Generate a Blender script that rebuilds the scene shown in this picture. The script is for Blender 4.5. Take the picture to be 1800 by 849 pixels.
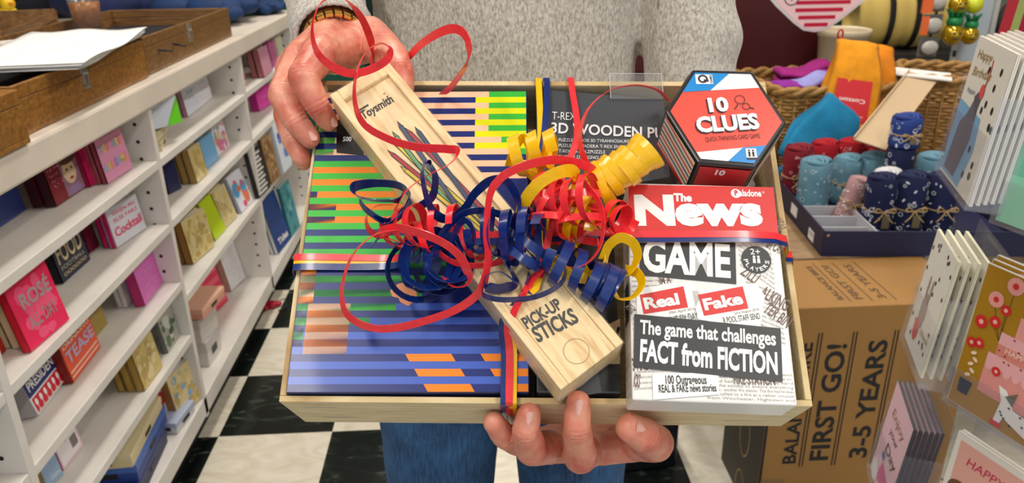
import bpy, bmesh, math, random
from mathutils import Matrix, Vector, noise
random.seed(7)
SC = bpy.context.scene
COL = SC.collection
pi, sin, cos = math.pi, math.sin, math.cos
for o in list(bpy.data.objects): bpy.data.objects.remove(o)

# ---------------------------------------------------------------- camera
cam = bpy.data.objects.new('camera', bpy.data.cameras.new('camera')); COL.objects.link(cam)
cr, cu_, cb = (0.9984065, -0.0545411, -0.0144807), (0.0340102, 0.3768097, 0.9256661), (-0.0450304, -0.9246836, 0.3780643)
cam.matrix_world = Matrix(((cr[0], cu_[0], cb[0], 0), (cr[1], cu_[1], cb[1], 0), (cr[2], cu_[2], cb[2], 1.27277), (0, 0, 0, 1)))
cam.data.sensor_width = 36; cam.data.lens = 27.337; cam.data.clip_start = 0.02
cam.data.dof.use_dof = True; cam.data.dof.focus_distance = 0.53; cam.data.dof.aperture_fstop = 15
SC.camera = cam
# ---------------------------------------------------------------- light and exposure
SC.view_settings.view_transform = 'Standard'; SC.view_settings.look = 'None'
SC.view_settings.gamma = 1; SC.view_settings.use_curve_mapping = False
SC.view_settings.exposure = 0.0
world = bpy.data.worlds.new('world'); SC.world = world; world.use_nodes = True
bgn = world.node_tree.nodes['Background']; bgn.inputs[0].default_value = (0.80, 0.90, 1.0, 1); bgn.inputs[1].default_value = 0.9
def area(name, loc, sx, sy, power, col=(1, .96, .9)):
    l = bpy.data.lights.new(name, 'AREA'); l.shape = 'RECTANGLE'; l.size = sx; l.size_y = sy; l.energy = power; l.color = col
    o = bpy.data.objects.new(name, l); COL.objects.link(o); o.location = loc
    return o
# rows of fluorescent ceiling fittings running down the aisle
for i, (x, y, p) in enumerate(((-.78, -.62, 30), (.9, -.6, 30), (-.15, 1.9, 26), (1.5, 2.0, 30), (-.3, 3.7, 26), (1.5, 3.9, 26), (-1.6, 1.2, 20))):
    area('fluorescent_light', (x, y, 2.82), .16, 1.2, p*.86, (1, .945, .865))

# ---------------------------------------------------------------- helpers
def lin(c):
    return tuple(((v/255)/12.92 if v <= 10 else (((v/255)+.055)/1.055)**2.4) for v in c)
MATS = {}
def mat(name, rgb, rough=.5, metal=0., coat=0., var=0., vscale=8., bump=0., bscale=60., spec=.5, sheen=0., stretch=None, rgb2=None, trans=0.):
    if name in MATS: return MATS[name]
    m = bpy.data.materials.new(name); MATS[name] = m; m.use_nodes = True
    nt = m.node_tree; b = nt.nodes['Principled BSDF']
    c = lin(rgb)
    b.inputs['Base Color'].default_value = (*c, 1); b.inputs['Roughness'].default_value = rough; b.inputs['Metallic'].default_value = metal
    b.inputs['Coat Weight'].default_value = coat; b.inputs['Coat Roughness'].default_value = .08
    b.inputs['Specular IOR Level'].default_value = spec
    if sheen: b.inputs['Sheen Weight'].default_value = sheen
    if trans: b.inputs['Transmission Weight'].default_value = trans
    if var or bump:
        tc = nt.nodes.new('ShaderNodeTexCoord'); mp = nt.nodes.new('ShaderNodeMapping'); nt.links.new(tc.outputs['Object'], mp.inputs[0])
        if stretch: mp.inputs['Scale'].default_value = stretch
    if var:
        nz = nt.nodes.new('ShaderNodeTexNoise'); nz.inputs['Scale'].default_value = vscale; nz.inputs['Detail'].default_value = 5
        nt.links.new(mp.outputs[0], nz.inputs['Vector'])
        cr_ = nt.nodes.new('ShaderNodeValToRGB'); c2 = lin(rgb2) if rgb2 else tuple(max(0, v*(1-var)) for v in c)
        cr_.color_ramp.elements[0].color = (*c2, 1); cr_.color_ramp.elements[1].color = (*c, 1)
        cr_.color_ramp.elements[0].position = .35; cr_.color_ramp.elements[1].position = .65
        nt.links.new(nz.outputs['Fac'], cr_.inputs[0]); nt.links.new(cr_.outputs[0], b.inputs['Base Color'])
    if bump:
        n2 = nt.nodes.new('ShaderNodeTexNoise'); n2.inputs['Scale'].default_value = bscale; n2.inputs['Detail'].default_value = 4
        nt.links.new(mp.outputs[0], n2.inputs['Vector'])
        bp = nt.nodes.new('ShaderNodeBump'); bp.inputs['Strength'].default_value = bump; bp.inputs['Distance'].default_value = .002
        nt.links.new(n2.outputs['Fac'], bp.inputs['Height']); nt.links.new(bp.outputs[0], b.inputs['Normal'])
    return m
def flat(rgb, rough=.45, coat=0.):
    return mat('print_%d_%d_%d_%d_%d' % (*rgb, int(rough*100), int(coat*10)), rgb, rough, coat=coat)
def film(name, tint=(235, 240, 245), gloss=.12, op=.06, rough=.08):
    if name in MATS: return MATS[name]
    m = bpy.data.materials.new(name); MATS[name] = m; m.use_nodes = True; nt = m.node_tree; N = nt.nodes
    N.remove(N['Principled BSDF']); out = N['Material Output']
    tr = N.new('ShaderNodeBsdfTransparent'); gl = N.new('ShaderNodeBsdfGlossy'); df = N.new('ShaderNodeBsdfDiffuse')
    gl.inputs['Roughness'].default_value = rough; df.inputs[0].default_value = (*lin(tint), 1)
    a = N.new('ShaderNodeMixShader'); a.inputs[0].default_value = op; b = N.new('ShaderNodeMixShader'); b.inputs[0].default_value = gloss
    nt.links.new(tr.outputs[0], a.inputs[1]); nt.links.new(df.outputs[0], a.inputs[2])
    nt.links.new(a.outputs[0], b.inputs[1]); nt.links.new(gl.outputs[0], b.inputs[2]); nt.links.new(b.outputs[0], out.inputs[0])
    return m

class MB:
    def __init__(s): s.v = []; s.f = []; s.m = []; s.M = Matrix.Identity(4)
    def add(s, verts, faces, mi=0):
        n = len(s.v); s.v += [s.M @ Vector(p) for p in verts]
        s.f += [tuple(i+n for i in f) for f in faces]; s.m += [mi]*len(faces)
    def box(s, x0, x1, y0, y1, z0, z1, mi=0):
        s.add([(x0, y0, z0), (x1, y0, z0), (x1, y1, z0), (x0, y1, z0), (x0, y0, z1), (x1, y0, z1), (x1, y1, z1), (x0, y1, z1)],
              [(0, 3, 2, 1), (4, 5, 6, 7), (0, 1, 5, 4), (1, 2, 6, 5), (2, 3, 7, 6), (3, 0, 4, 7)], mi)
    def poly(s, pts, z=0., mi=0): s.add([(p[0], p[1], z) for p in pts], [tuple(range(len(pts)))], mi)
    def rect(s, x0, y0, x1, y1, z=0., mi=0): s.poly([(x0, y0), (x1, y0), (x1, y1), (x0, y1)], z, mi)
    def disc(s, c, rx, ry=None, z=0., mi=0, n=20, rot=0):
        ry = ry or rx
        s.poly([(c[0]+rx*cos(2*pi*k/n)*cos(rot)-ry*sin(2*pi*k/n)*sin(rot), c[1]+rx*cos(2*pi*k/n)*sin(rot)+ry*sin(2*pi*k/n)*cos(rot)) for k in range(n)], z, mi)
    def line(s, a, b, w, z=0., mi=0):
        d = Vector((b[0]-a[0], b[1]-a[1])); d.normalize(); n = Vector((-d.y, d.x))*w/2
        s.poly([(a[0]-n.x, a[1]-n.y), (b[0]-n.x, b[1]-n.y), (b[0]+n.x, b[1]+n.y), (a[0]+n.x, a[1]+n.y)], z, mi)
    def path2(s, pts, w, z=0., mi=0):
        for a, b in zip(pts, pts[1:]): s.line(a, b, w, z, mi)
    def prism(s, pts, z0, z1, mi=0, mside=None):
        n = len(pts); mside = mi if mside is None else mside
        vs = [(p[0], p[1], z0) for p in pts]+[(p[0], p[1], z1) for p in pts]
        s.add(vs, [tuple(range(n-1, -1, -1))], mside); b = len(s.v)-2*n
        s.f += [tuple(b+n+i for i in range(n))]; s.m += [mi]
        for i in range(n): s.f.append((b+i, b+(i+1) % n, b+n+(i+1) % n, b+n+i)); s.m.append(mside)
    def ball(s, c, r, mi=0, sq=(1, 1, 1), nu=16, nv=10):
        vs = [(c[0], c[1], c[2]-r*sq[2])]
        for j in range(1, nv):
            t = pi*j/nv
            for i in range(nu): vs.append((c[0]+r*sq[0]*sin(t)*cos(2*pi*i/nu), c[1]+r*sq[1]*sin(t)*sin(2*pi*i/nu), c[2]-r*sq[2]*cos(t)))
        vs.append((c[0], c[1], c[2]+r*sq[2])); fs = []
        for i in range(nu): fs.append((0, 1+(i+1) % nu, 1+i))
        for j in range(nv-2):
            for i in range(nu):
                a = 1+j*nu; fs.append((a+i, a+(i+1) % nu, a+nu+(i+1) % nu, a+nu+i))
        a = 1+(nv-2)*nu
        for i in range(nu): fs.append((a+i, a+(i+1) % nu, len(vs)-1))
        s.add(vs, fs, mi)
    def tube(s, pts, rs, n=8, mi=0, closed=False, sq=1.):
        pts = [Vector(p) for p in pts]; k = len(pts)
        if not hasattr(rs, '__len__'): rs = [rs]*k
        ref = None; vs = []
        for i, p in enumerate(pts):
            t = (pts[(i+1) % k]-pts[i-1]) if closed else (pts[min(i+1, k-1)]-pts[max(i-1, 0)])
            t.normalize()
            if ref is None:
                ref = t.orthogonal().normalized()
            ref = (ref-t*ref.dot(t)).normalized(); b2 = t.cross(ref)
            for j in range(n):
                a = 2*pi*j/n; vs.append(p+ref*rs[i]*cos(a)+b2*rs[i]*sq*sin(a))
        fs = []
        for i in range(k if closed else k-1):
            for j in range(n):
                a = i*n; b = ((i+1) % k)*n; fs.append((a+j, a+(j+1) % n, b+(j+1) % n, b+j))
        if not closed: fs += [tuple(range(n-1, -1, -1)), tuple((k-1)*n+j for j in range(n))]
        s.add(vs, fs, mi)
    def lathe(s, prof, n=20, mi=0, c=(0, 0, 0), sx=1., sy=1.):
        vs = []; k = len(prof)
        for r, z in prof:
            for j in range(n): vs.append((c[0]+sx*r*cos(2*pi*j/n), c[1]+sy*r*sin(2*pi*j/n), c[2]+z))
        fs = []
        for i in range(k-1):
            for j in range(n): fs.append((i*n+j, i*n+(j+1) % n, (i+1)*n+(j+1) % n, (i+1)*n+j))
        if prof[0][0] > 1e-5: fs.append(tuple(range(n-1, -1, -1)))
        if prof[-1][0] > 1e-5: fs.append(tuple((k-1)*n+j for j in range(n)))
        s.add(vs, fs, mi)
    def strip(s, pts, wd, width, th=.0004, mi=0):
        pts = [Vector(p) for p in pts]; vs = []; k = len(pts)
        for i, p in enumerate(pts):
            t = (pts[min(i+1, k-1)]-pts[max(i-1, 0)]).normalized(); w = Vector(wd[i]); w = (w-t*w.dot(t)).normalized(); n = t.cross(w)
            for a, b in ((-1, -1), (1, -1), (1, 1), (-1, 1)): vs.append(p+w*a*width/2+n*b*th/2)
        fs = [(3, 2, 1, 0), (4*k-4, 4*k-3, 4*k-2, 4*k-1)]
        for i in range(k-1):
            for j in range(4): fs.append((4*i+j, 4*i+(j+1) % 4, 4*i+4+(j+1) % 4, 4*i+4+j))
        s.add(vs, fs, mi)
    def build(s, name, mats, parent=None, smooth=False, bevel=0., seg=2, angle=None):
        me = bpy.data.meshes.new(name); me.from_pydata([tuple(v) for v in s.v], [], s.f)
        if not isinstance(mats, (list, tuple)): mats = [mats]
        for m in mats: me.materials.append(m)
        me.polygons.foreach_set('material_index', s.m)
        if smooth: me.polygons.foreach_set('use_smooth', [True]*len(me.polygons))
        me.update()
        if angle: me.set_sharp_from_angle(angle=angle)
        o = bpy.data.objects.new(name, me); COL.objects.link(o)
        if parent: o.parent = parent
        if bevel:
            b = o.modifiers.new('bevel', 'BEVEL'); b.width = bevel; b.segments = seg; b.limit_method = 'ANGLE'
        return o
def tag(o, label=None, cat=None, group=None, kind=None):
    if label: o['label'] = label
    if cat: o['category'] = cat
    if group: o['group'] = group
    if kind: o['kind'] = kind
    return o
def thing(name, label, cat, M=None, group=None):
    o = bpy.data.objects.new(name, None); COL.objects.link(o); o.empty_display_size = .02
    if M is not None: o.matrix_world = M if isinstance(M, Matrix) else Matrix.Translation(M)
    return tag(o, label, cat, group)
def copy_thing(src, M, label, group=None):
    r = src.copy(); COL.objects.link(r); r.matrix_world = M; r['label'] = label
    if group: r['group'] = group
    for ch in list(src.children):
        c = ch.copy(); COL.objects.link(c); c.parent = r
        for g in list(ch.children):
            d = g.copy(); COL.objects.link(d); d.parent = c
    return r
def frame(o, x, y, z=None):
    x = Vector(x).normalized(); y = Vector(y); y = (y-x*y.dot(x)).normalized(); z = x.cross(y); o = Vector(o)
    return Matrix(((x.x, y.x, z.x, o.x), (x.y, y.y, z.y, o.y), (x.z, y.z, z.z, o.z), (0, 0, 0, 1)))
def rz(loc, a): return Matrix.Translation(loc) @ Matrix.Rotation(a, 4, 'Z')

GL = {}
def glyphs(t, bold):
    k = (t, round(bold, 3))
    if k not in GL:
        cu = bpy.data.curves.new('t', 'FONT'); cu.body = t; cu.offset = bold; cu.resolution_u = 3; cu.size = 1
        o = bpy.data.objects.new('t', cu); me = o.to_mesh()
        vs = [tuple(v.co) for v in me.vertices]; fs = [tuple(p.vertices) for p in me.polygons]
        o.to_mesh_clear(); bpy.data.objects.remove(o); bpy.data.curves.remove(cu)
        GL[k] = (vs, fs)
    return GL[k]
_c = [v[1] for v in glyphs('H', 0)[0]]; CAP = max(_c)-min(_c); CAPB = min(_c)
def txt(mb, t, p0, p1, h, mi=0, z=0., bold=0., shear=0.):
    """one line of lettering on the baseline p0-p1 with capitals h tall"""
    vs, fs = glyphs(t, bold)
    if not vs: return
    x0 = min(v[0] for v in vs); x1 = max(v[0] for v in vs)
    d = Vector((p1[0]-p0[0], p1[1]-p0[1])); L = d.length; d.normalize(); n = Vector((-d.y, d.x)); sx = L/(x1-x0); sy = h/(CAP+2*bold)
    out = []
    for v in vs:
        a = (v[0]-x0)*sx; b = (v[1]-CAPB+bold)*sy; a += shear*b
        out.append((p0[0]+d.x*a+n.x*b, p0[1]+d.y*a+n.y*b, z))
    mb.add(out, fs, mi)
def crom(pts, n=10, closed=False):
    P = [Vector(p) for p in pts]; out = []; k = len(P)
    rng = range(k if closed else k-1)
    for i in rng:
        a = P[i-1] if (i > 0 or closed) else P[0]*2-P[1]
        b = P[i]; c = P[(i+1) % k]; d = P[(i+2) % k] if (i+2 < k or closed) else P[-1]*2-P[-2]
        for j in range(n):
            t = j/n; out.append(.5*((2*b)+(c-a)*t+(2*a-5*b+4*c-d)*t*t+(3*b-a-3*c+d)*t**3))
    if not closed: out.append(P[-1])
    return out

# ---------------------------------------------------------------- common materials
def wood(name, c1, c2, c3, scale=(1, 1, 1), rough=.5, coat=0., ns=6.):
    if name in MATS: return MATS[name]
    m = mat(name, c1, rough, coat=coat); nt = m.node_tree; N = nt.nodes; b = N['Principled BSDF']
    tc = N.new('ShaderNodeTexCoord'); mp = N.new('ShaderNodeMapping'); mp.inputs['Scale'].default_value = scale
    nt.links.new(tc.outputs['Object'], mp.inputs[0])
    nz = N.new('ShaderNodeTexNoise'); nz.inputs['Scale'].default_value = ns; nz.inputs['Detail'].default_value = 8; nz.inputs['Distortion'].default_value = .6
    nt.links.new(mp.outputs[0], nz.inputs['Vector'])
    cr_ = N.new('ShaderNodeValToRGB'); e = cr_.color_ramp.elements
    e[0].color = (*lin(c2), 1); e[0].position = .3; e[1].color = (*lin(c1), 1); e[1].position = .52
    x = e.new(.72); x.color = (*lin(c3), 1)
    nt.links.new(nz.outputs['Fac'], cr_.inputs[0]); nt.links.new(cr_.outputs[0], b.inputs['Base Color'])
    return m
M_ply = wood('birch_plywood', (226, 205, 160), (205, 180, 130), (236, 218, 178), (4, 40, 40), .55)
M_plyedge = wood('plywood_edge', (214, 186, 132), (170, 130, 80), (235, 212, 165), (3, 3, 160), .6)
M_pine = wood('pine_wood', (250, 220, 166), (236, 196, 136), (252, 228, 180), (60, 6, 6), .42, .2)
M_white = mat('white_shelf_paint', (234, 228, 220), .45, var=.10, vscale=9, bump=.15, bscale=30)
M_top = mat('cream_counter_top', (232, 220, 204), .4, var=.12, vscale=6)
M_black = mat('black_card', (22, 22, 24), .4)
M_paper = mat('white_paper', (240, 238, 234), .6)
M_cloud = film('clear_plastic', gloss=.10, op=.05)
M_wrap = film('shrink_wrap_film', gloss=.06, op=.03, rough=.14)

# ================================================================ setting
def floor_mat():
    m = mat('checkered_vinyl_tile', (230, 222, 205), .22); nt = m.node_tree; N = nt.nodes; b = N['Principled BSDF']; L = nt.links.new
    tc = N.new('ShaderNodeTexCoord'); mp = N.new('ShaderNodeMapping'); mp.inputs['Scale'].default_value = (1/.3048,)*3
    mp.inputs['Location'].default_value = (.7158/.3048+20, -1.790/.3048+20, .5); L(tc.outputs['Object'], mp.inputs[0])
    ck = N.new('ShaderNodeTexChecker'); ck.inputs['Scale'].default_value = 1; L(mp.outputs[0], ck.inputs['Vector'])
    nz = N.new('ShaderNodeTexNoise'); nz.inputs['Scale'].default_value = 7; nz.inputs['Detail'].default_value = 9; nz.inputs['Distortion'].default_value = 2.5
    mp2 = N.new('ShaderNodeMapping'); mp2.inputs['Scale'].default_value = (1, 2.2, 1); L(tc.outputs['Object'], mp2.inputs[0]); L(mp2.outputs[0], nz.inputs['Vector'])
    r1 = N.new('ShaderNodeValToRGB'); e = r1.color_ramp.elements
    e[0].color = (*lin((10, 17, 15)), 1); e[0].position = .5; e[1].color = (*lin((92, 100, 84)), 1); e[1].position = .78
    x = e.new(.6); x.color = (*lin((24, 34, 30)), 1)
    r2 = N.new('ShaderNodeValToRGB'); e = r2.color_ramp.elements
    e[0].color = (*lin((214, 204, 182)), 1); e[0].position = .3; e[1].color = (*lin((233, 225, 207)), 1); e[1].position = .6
    L(nz.outputs['Fac'], r1.inputs[0]); L(nz.outputs['Fac'], r2.inputs[0])
    mx = N.new('ShaderNodeMix'); mx.data_type = 'RGBA'
    L(ck.outputs['Fac'], mx.inputs[0]); L(r1.outputs[0], mx.inputs[6]); L(r2.outputs[0], mx.inputs[7]); L(mx.outputs[2], b.inputs['Base Color'])
    return m
def struct(name, mb, m, **k): return tag(mb.build(name, m, **k), kind='structure')
b = MB(); b.box(-2.6, 4.2, -2.2, 6.2, -.05, 0); struct('floor', b, floor_mat())
b = MB(); b.box(-2.6, 4.2, -2.2, 6.2, 2.9, 2.95); struct('ceiling', b, mat('ceiling_white', (236, 232, 226), .8))
b = MB(); b.box(-2.6, 4.2, 6.2, 6.3, 0, 2.9); struct('wall_back', b, mat('dark_green_wall', (24, 62, 48), .7))
b = MB(); b.box(-2.7, -2.6, -2.2, 6.3, 0, 2.9); struct('wall_left', b, mat('navy_wall', (40, 46, 66), .7))
b = MB(); b.box(4.2, 4.3, -2.2, 6.3, 0, 2.9); struct('wall_right', b, mat('cream_wall', (196, 186, 170), .7))
# a partition of deep red panelling behind the baskets
b = MB(); b.box(.62, 1.42, 3.1, 3.16, 0, 1.9)
b.box(.64, 1.40, 3.09, 3.1, .06, .70); b.box(.64, 1.40, 3.09, 3.1, .72, 1.86)
tag(b.build('red_partition', mat('deep_red_paint', (74, 6, 10), .5, var=.15)), 'deep red panelled partition standing behind the sock basket', 'partition')
b = MB(); b.box(-1.55, -.62, 4.6, 4.66, 0, 1.75); b.box(-1.6, -.57, 4.58, 4.68, 1.75, 1.79)
tag(b.build('green_partition', mat('green_board', (12, 84, 62), .6)), 'dark green partition at the far end of the white bookcase', 'partition')

r = tag(bpy.data.objects.new('red_trinket', None), 'small crumpled red trinket dropped on the tiles beside the bookcase', 'trinket'); COL.objects.link(r); r.location = (-0.7474,2.5540,0.0020)
b = MB(); b.ball((0, 0, .014), .018, 0, (1.3, 1, .75), 12, 8); b.ball((.02, .012, .01), .012, 0, (1.2, 1, .8), 12, 8); b.ball((-.016, -.016, .009), .011, 0, (1, 1.3, .8), 12, 8)
b.build('crumpled_body', mat('red_foil', (190, 20, 50), .35), r, smooth=True)
b = MB(); b.tube(crom([(.02, .01, .016), (.04, .03, .02), (.05, .0, .006), (.03, -.03, .003)], 5), .002, 6); b.build('string', M_black, r)

# ================================================================ white bookcase on the left
XF = -.72; XB = -.91
bc = thing('bookcase', 'long low white painted bookcase with peg holes, full of small gift books', 'bookcase', (XF, 1.05, 0))
def wl(mb): mb.M = Matrix.Translation((-XF, -1.05, 0))
UP = (.32, 1.05, 1.76, 2.515, 3.27)
for k, y in enumerate(UP):
    b = MB(); wl(b); b.box(XB, XF, y-.009, y+.009, .09, .9042)
    for s in (-1, 1):
        for px in (XF-.035, XF-.15):
            for z in [.19+.04*i for i in range(18)]:
                b.M = Matrix.Translation((-XF, -1.05, 0)) @ Matrix.Translation((px, y+s*.0093, z)) @ Matrix.Rotation(pi/2, 4, 'X')
                b.disc((0, 0), .0045, n=8, mi=1)
                if s > 0: b.f[-1] = b.f[-1][::-1]
    b.build('upright', [M_white, M_black], bc)
LEV = {0: (.785, .631, .48, .336), 1: (.785, .631, .48, .336), 2: (.785, .634, .435), 3: (.787, .634, .435)}
for k in range(4):
    for z in LEV[k]:
        b = MB(); wl(b); b.box(XB, XF, UP[k]+.009, UP[k+1]-.009, z-.02, z); b.build('shelf', M_white, bc, bevel=.002)
b = MB(); wl(b); b.box(XB, XF, .31, 3.28, .095, .145); b.build('bottom_shelf', M_white, bc, bevel=.003)
b = MB(); wl(b); b.box(XB-.012, XB, .31, 3.28, 0, .9042); b.build('back_panel', M_white, bc)
b = MB(); wl(b); b.box(XB, XF-.05, .31, 3.28, 0, .095); b.build('toe_kick', mat('black_toe_kick', (16, 16, 18), .6), bc)
r = thing('shop_counter', 'long cream topped shop counter standing along the back of the bookcase', 'counter', (-1.3, 1.8, 0))
b = MB(); b.M = Matrix.Translation((1.3, -1.8, 0)); b.box(-1.75, -.71, .25, 3.35, .905, .96); b.build('counter_top', [M_top], r, bevel=.006)
b = MB(); b.M = Matrix.Translation((1.3, -1.8, 0)); b.box(-1.72, -.94, .3, 3.3, 0, .9)
for k in range(5): b.box(-1.735, -1.72, .32+k*.6, .88+k*.6, .06, .86)
b.build('counter_base', mat('counter_base_grey', (90, 90, 96), .6), r)

def book(name, label, cat, M, w, h, t, cover, side, paint=None, group=None, spine=None, softness=.0015):
    """a small hardback: front face in the local x-y plane at z=0, thickness behind it"""
    r = thing(name, label, cat, M, group)
    c = flat(cover, .35); sp = flat(side, .4)
    b = MB(); b.box(0, w, 0, h, -.0022, 0); b.box(0, w, 0, h, -t, -t+.0022); b.box(0, .0022, 0, h, -t, 0, 1)
    cv = b.build('cover', [c, sp], r)
    b = MB(); b.box(.0022, w-.0025, .0025, h-.0025, -t+.0022, -.0022); b.build('page_block', M_paper, r)
    if paint:
        b = MB(); ms = paint(b, w, h); b.build('cover_print', ms, cv)
    return r
def carton(name, label, cat, M, w, h, t, cover, side, paint=None, group=None):
    r = thing(name, label, cat, M, group)
    b = MB(); b.box(0, w, 0, h, -t, 0); cv = b.build('box_body', [flat(cover, .35)], r, bevel=.001)
    b = MB(); b.box(-.0004, w+.0004, h, h+.0006, -t, 0); b.box(-.0006, 0, 0, h, -t, -.0004); b.build('side_flap', [flat(side, .4)], r)
    if paint:
        b = MB(); ms = paint(b, w, h); b.build('front_print', ms, cv)
    return r
def lines(spec, extra=None):
    """printed cover: lines of lettering given as (text, x0, x1, y, height, colour[, bold]) in fractions of the cover"""
    def f(b, w, h):
        ms = []
        def mi(c):
            m = flat(c, .4)
            if m not in ms: ms.append(m)
            return ms.index(m)
        if extra: extra(b, w, h, mi)
        for L in spec:
            txt(b, L[0], (L[1]*w, L[3]*h), (L[2]*w, L[3]*h), L[4]*h, mi(L[5]), .0008, L[6] if len(L) > 6 else .01)
        return ms
    return f
def scrib(rows, c, extra=None):
    '''rows of small strokes too far off to read'''
    def f(b, w, h):
        ms = []
        def mi(cc):
            m = flat(cc, .4)
            if m not in ms: ms.append(m)
            return ms.index(m)
        if extra: extra(b, w, h, mi)
        rr = random.Random(len(rows)*7+int(c[0]))
        for (x0, x1, y, hh) in rows:
            x = x0
            while x < x1-.02:
                q = [(x+rr.uniform(0, .05), y+hh*rr.random()) for _ in range(3)]
                b.path2([(a*w, d*h) for a, d in q], .016*w, .0008, mi(c)); x += .06
        return ms
    return f
def mottled(c2, n=40, r=.07, seed=1, cs=None):
    def e(b, w, h, mi):
        rr = random.Random(seed)
        for k in range(n):
            rx = r*w*(.4+rr.random()); ry = rx*(.5+rr.random())
            x = rx+rr.random()*(w-2*rx); y = ry+rr.random()*max(1e-4, h-2*ry)
            b.disc((x, y), rx*.95, min(ry, h*.3)*.95, .0003+.00001*k, mi(rr.choice(cs or [c2])), 9)
    return e
def bars(segs):
    def e(b, w, h, mi):
        for (x0, y0, x1, y1, c) in segs: b.rect(x0*w, y0*h, x1*w, y1*h, .0003, mi(c))
    return e
ORD = ['front copy', 'second copy from the front', 'third copy from the front', 'rearmost copy']
def display(kind, name, desc, cat, pos, w, th, h, t, n, cover, side, paint=None, group=None, lean=7, gap=.002, step=.0):
    pos = Vector(pos); th = math.radians(th); le = math.radians(lean)
    right = Vector((sin(th), cos(th), 0)); nrm = Vector((cos(th), -sin(th), 0))
    up = Vector((0, 0, 1))*cos(le)-nrm*sin(le)
    pos = pos+Vector((0, 0, .001+t*sin(le)))
    out = []
    for k in range(n):
        p = pos-nrm*(k*(t+gap)/cos(le))-right*step*k
        M = frame(p, right, up)
        lab = desc if n == 1 else desc+', '+ORD[min(k, 3)]
        if k == 0: out.append((book if kind == 'book' else carton)(name, lab, cat, M, w, h, t, cover, side, paint, group if n > 1 else None))
        else: out.append(copy_thing(out[0], M, lab))
    return out
W_, K_ = (244, 240, 238), (30, 30, 34)
PINK, MAG, GOLD, NAVY = (238, 150, 190), (200, 20, 100), (196, 170, 120), (34, 40, 78)
def face_art(b, w, h, mi):       # a generic printed portrait
    b.rect(.42*w, .02*h, .99*w, .98*h, .0002, mi((150, 110, 130)))
    b.disc((.68*w, .60*h), .2*w, .32*h, .0003, mi((226, 196, 160))); b.disc((.72*w, .9*h), .26*w, .12*h, .0004, mi((92, 52, 40)))
    b.disc((.62*w, .66*h), .035*w, .03*h, .0005, mi(K_)); b.disc((.78*w, .66*h), .035*w, .03*h, .0005, mi(K_)); b.disc((.70*w, .42*h), .06*w, .03*h, .0005, mi((170, 40, 50)))
    b.poly([(.45*w, .03*h), (.97*w, .03*h), (.82*w, .25*h), (.55*w, .25*h)], .0004, mi((150, 120, 160)))
def glass_row(b, w, h, mi):
    b.rect(0, .5*h, w, h, .0002, mi((30, 50, 120))); b.rect(.03*w, .05*h, .97*w, .45*h, .0002, mi((214, 24, 48)))
    for k in range(7):
        x = (.1+k*.133)*w; b.disc((x, .3*h), .035*w, .1*h, .0004, mi(W_)); b.line((x, .08*h), (x, .25*h), .012*w, .0004, mi(W_)); b.line((x-.03*w, .08*h), (x+.03*w, .08*h), .012*w, .0004, mi(W_))
def tri_green(b, w, h, mi): b.poly([(.45*w, 0), (w, 0), (w, .85*h)], .0003, mi((110, 214, 40)))
def plaid(c):
    def e(b, w, h, mi):
        for k in range(4): b.rect(.03*w, (.08+.24*k)*h, .97*w, (.2+.24*k)*h, .0003, mi(c))
    return e
def rainbow(t, x0, x1, y, hh):
    cs = [(120, 200, 220), (240, 220, 110), (240, 150, 130), (150, 140, 220)]
    n = len(t); return [(ch, x0+(x1-x0)*i/n, x0+(x1-x0)*(i+.85)/n, y, hh, cs[i % 4], .03) for i, ch in enumerate(t) if ch != ' ']
MAPC = [(222, 200, 130), (206, 178, 100), (232, 214, 160), (196, 166, 96)]
D = display
# --- bay with the pink books, first shelf
D('book', 'gift_book', 'large blue leaning book at the left frame edge, top shelf', 'book', (-0.8435,1.3181,0.7850),0.1120,-1.8,0.0880, .014, 1, (58, 78, 150), (40, 50, 110), None)
D('book', 'gift_book', 'dark red book with a woman\'s portrait and pink title lines', 'book', (-0.7951,1.4379,0.7850),0.1206,0.8,0.0766, .02, 2, (130, 22, 34), (60, 10, 18),
  scrib([(.06,.40,.82,.08),(.06,.36,.68,.08),(.06,.34,.54,.09),(.06,.40,.40,.1)],PINK,face_art), 'portrait books', gap=.004)
D('book', 'gift_book', 'magenta spined book wedged between the portrait book and the pastel book', 'book', (-0.7838,1.5575,0.7850),0.0495,2.1,0.0862, .02, 1, (190, 20, 90), (150, 14, 60))
D('book', 'gift_book', 'pale pink book with rainbow foil lettering under the counter', 'book', (-0.7580,1.5775,0.7850),0.1173,2.6,0.0895, .012, 2, (226, 150, 186), (150, 60, 70),
  lines(rainbow('YOU ARE', .08, .92, .66, .2)+rainbow('AWESOME', .06, .95, .24, .2)), 'pale pink foil lettered books')
# second shelf
D('book', 'gift_book', 'navy book titled FOOD in tall gold capitals', 'book', (-0.8107,1.4236,0.6310),0.1199,-0.0,0.0820, .02, 1, (30, 36, 66), (14, 16, 30),
  lines([('FOOD', .08, .92, .42, .46, (222, 204, 160), .02), ('FOOTBALL', .1, .9, .26, .10, (190, 180, 160)), ('OOOOOO', .1, .9, .1, .09, (200, 180, 130), .03)]))
D('book', 'gift_book', 'small maroon book behind the navy FOOD book', 'book', (-0.8270,1.5754,0.6310),0.0443,3.4,0.0575, .02, 1, (110, 24, 50), (84, 16, 36))
D('book', 'gift_book', 'white cocktail book with pink script, magenta sides', 'book', (-0.7810,1.6028,0.6310),0.1227,8.3,0.0842, .014, 2, (226, 226, 236), (206, 24, 104),
  lines([('WHEN ALL', .16, .9, .78, .1, (240, 110, 130)), ('ELSE FAILS', .16, .9, .6, .1, (240, 110, 130)), ('Cocktail', .08, .95, .24, .24, (238, 90, 130), .03)]), 'white cocktail books')
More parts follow.
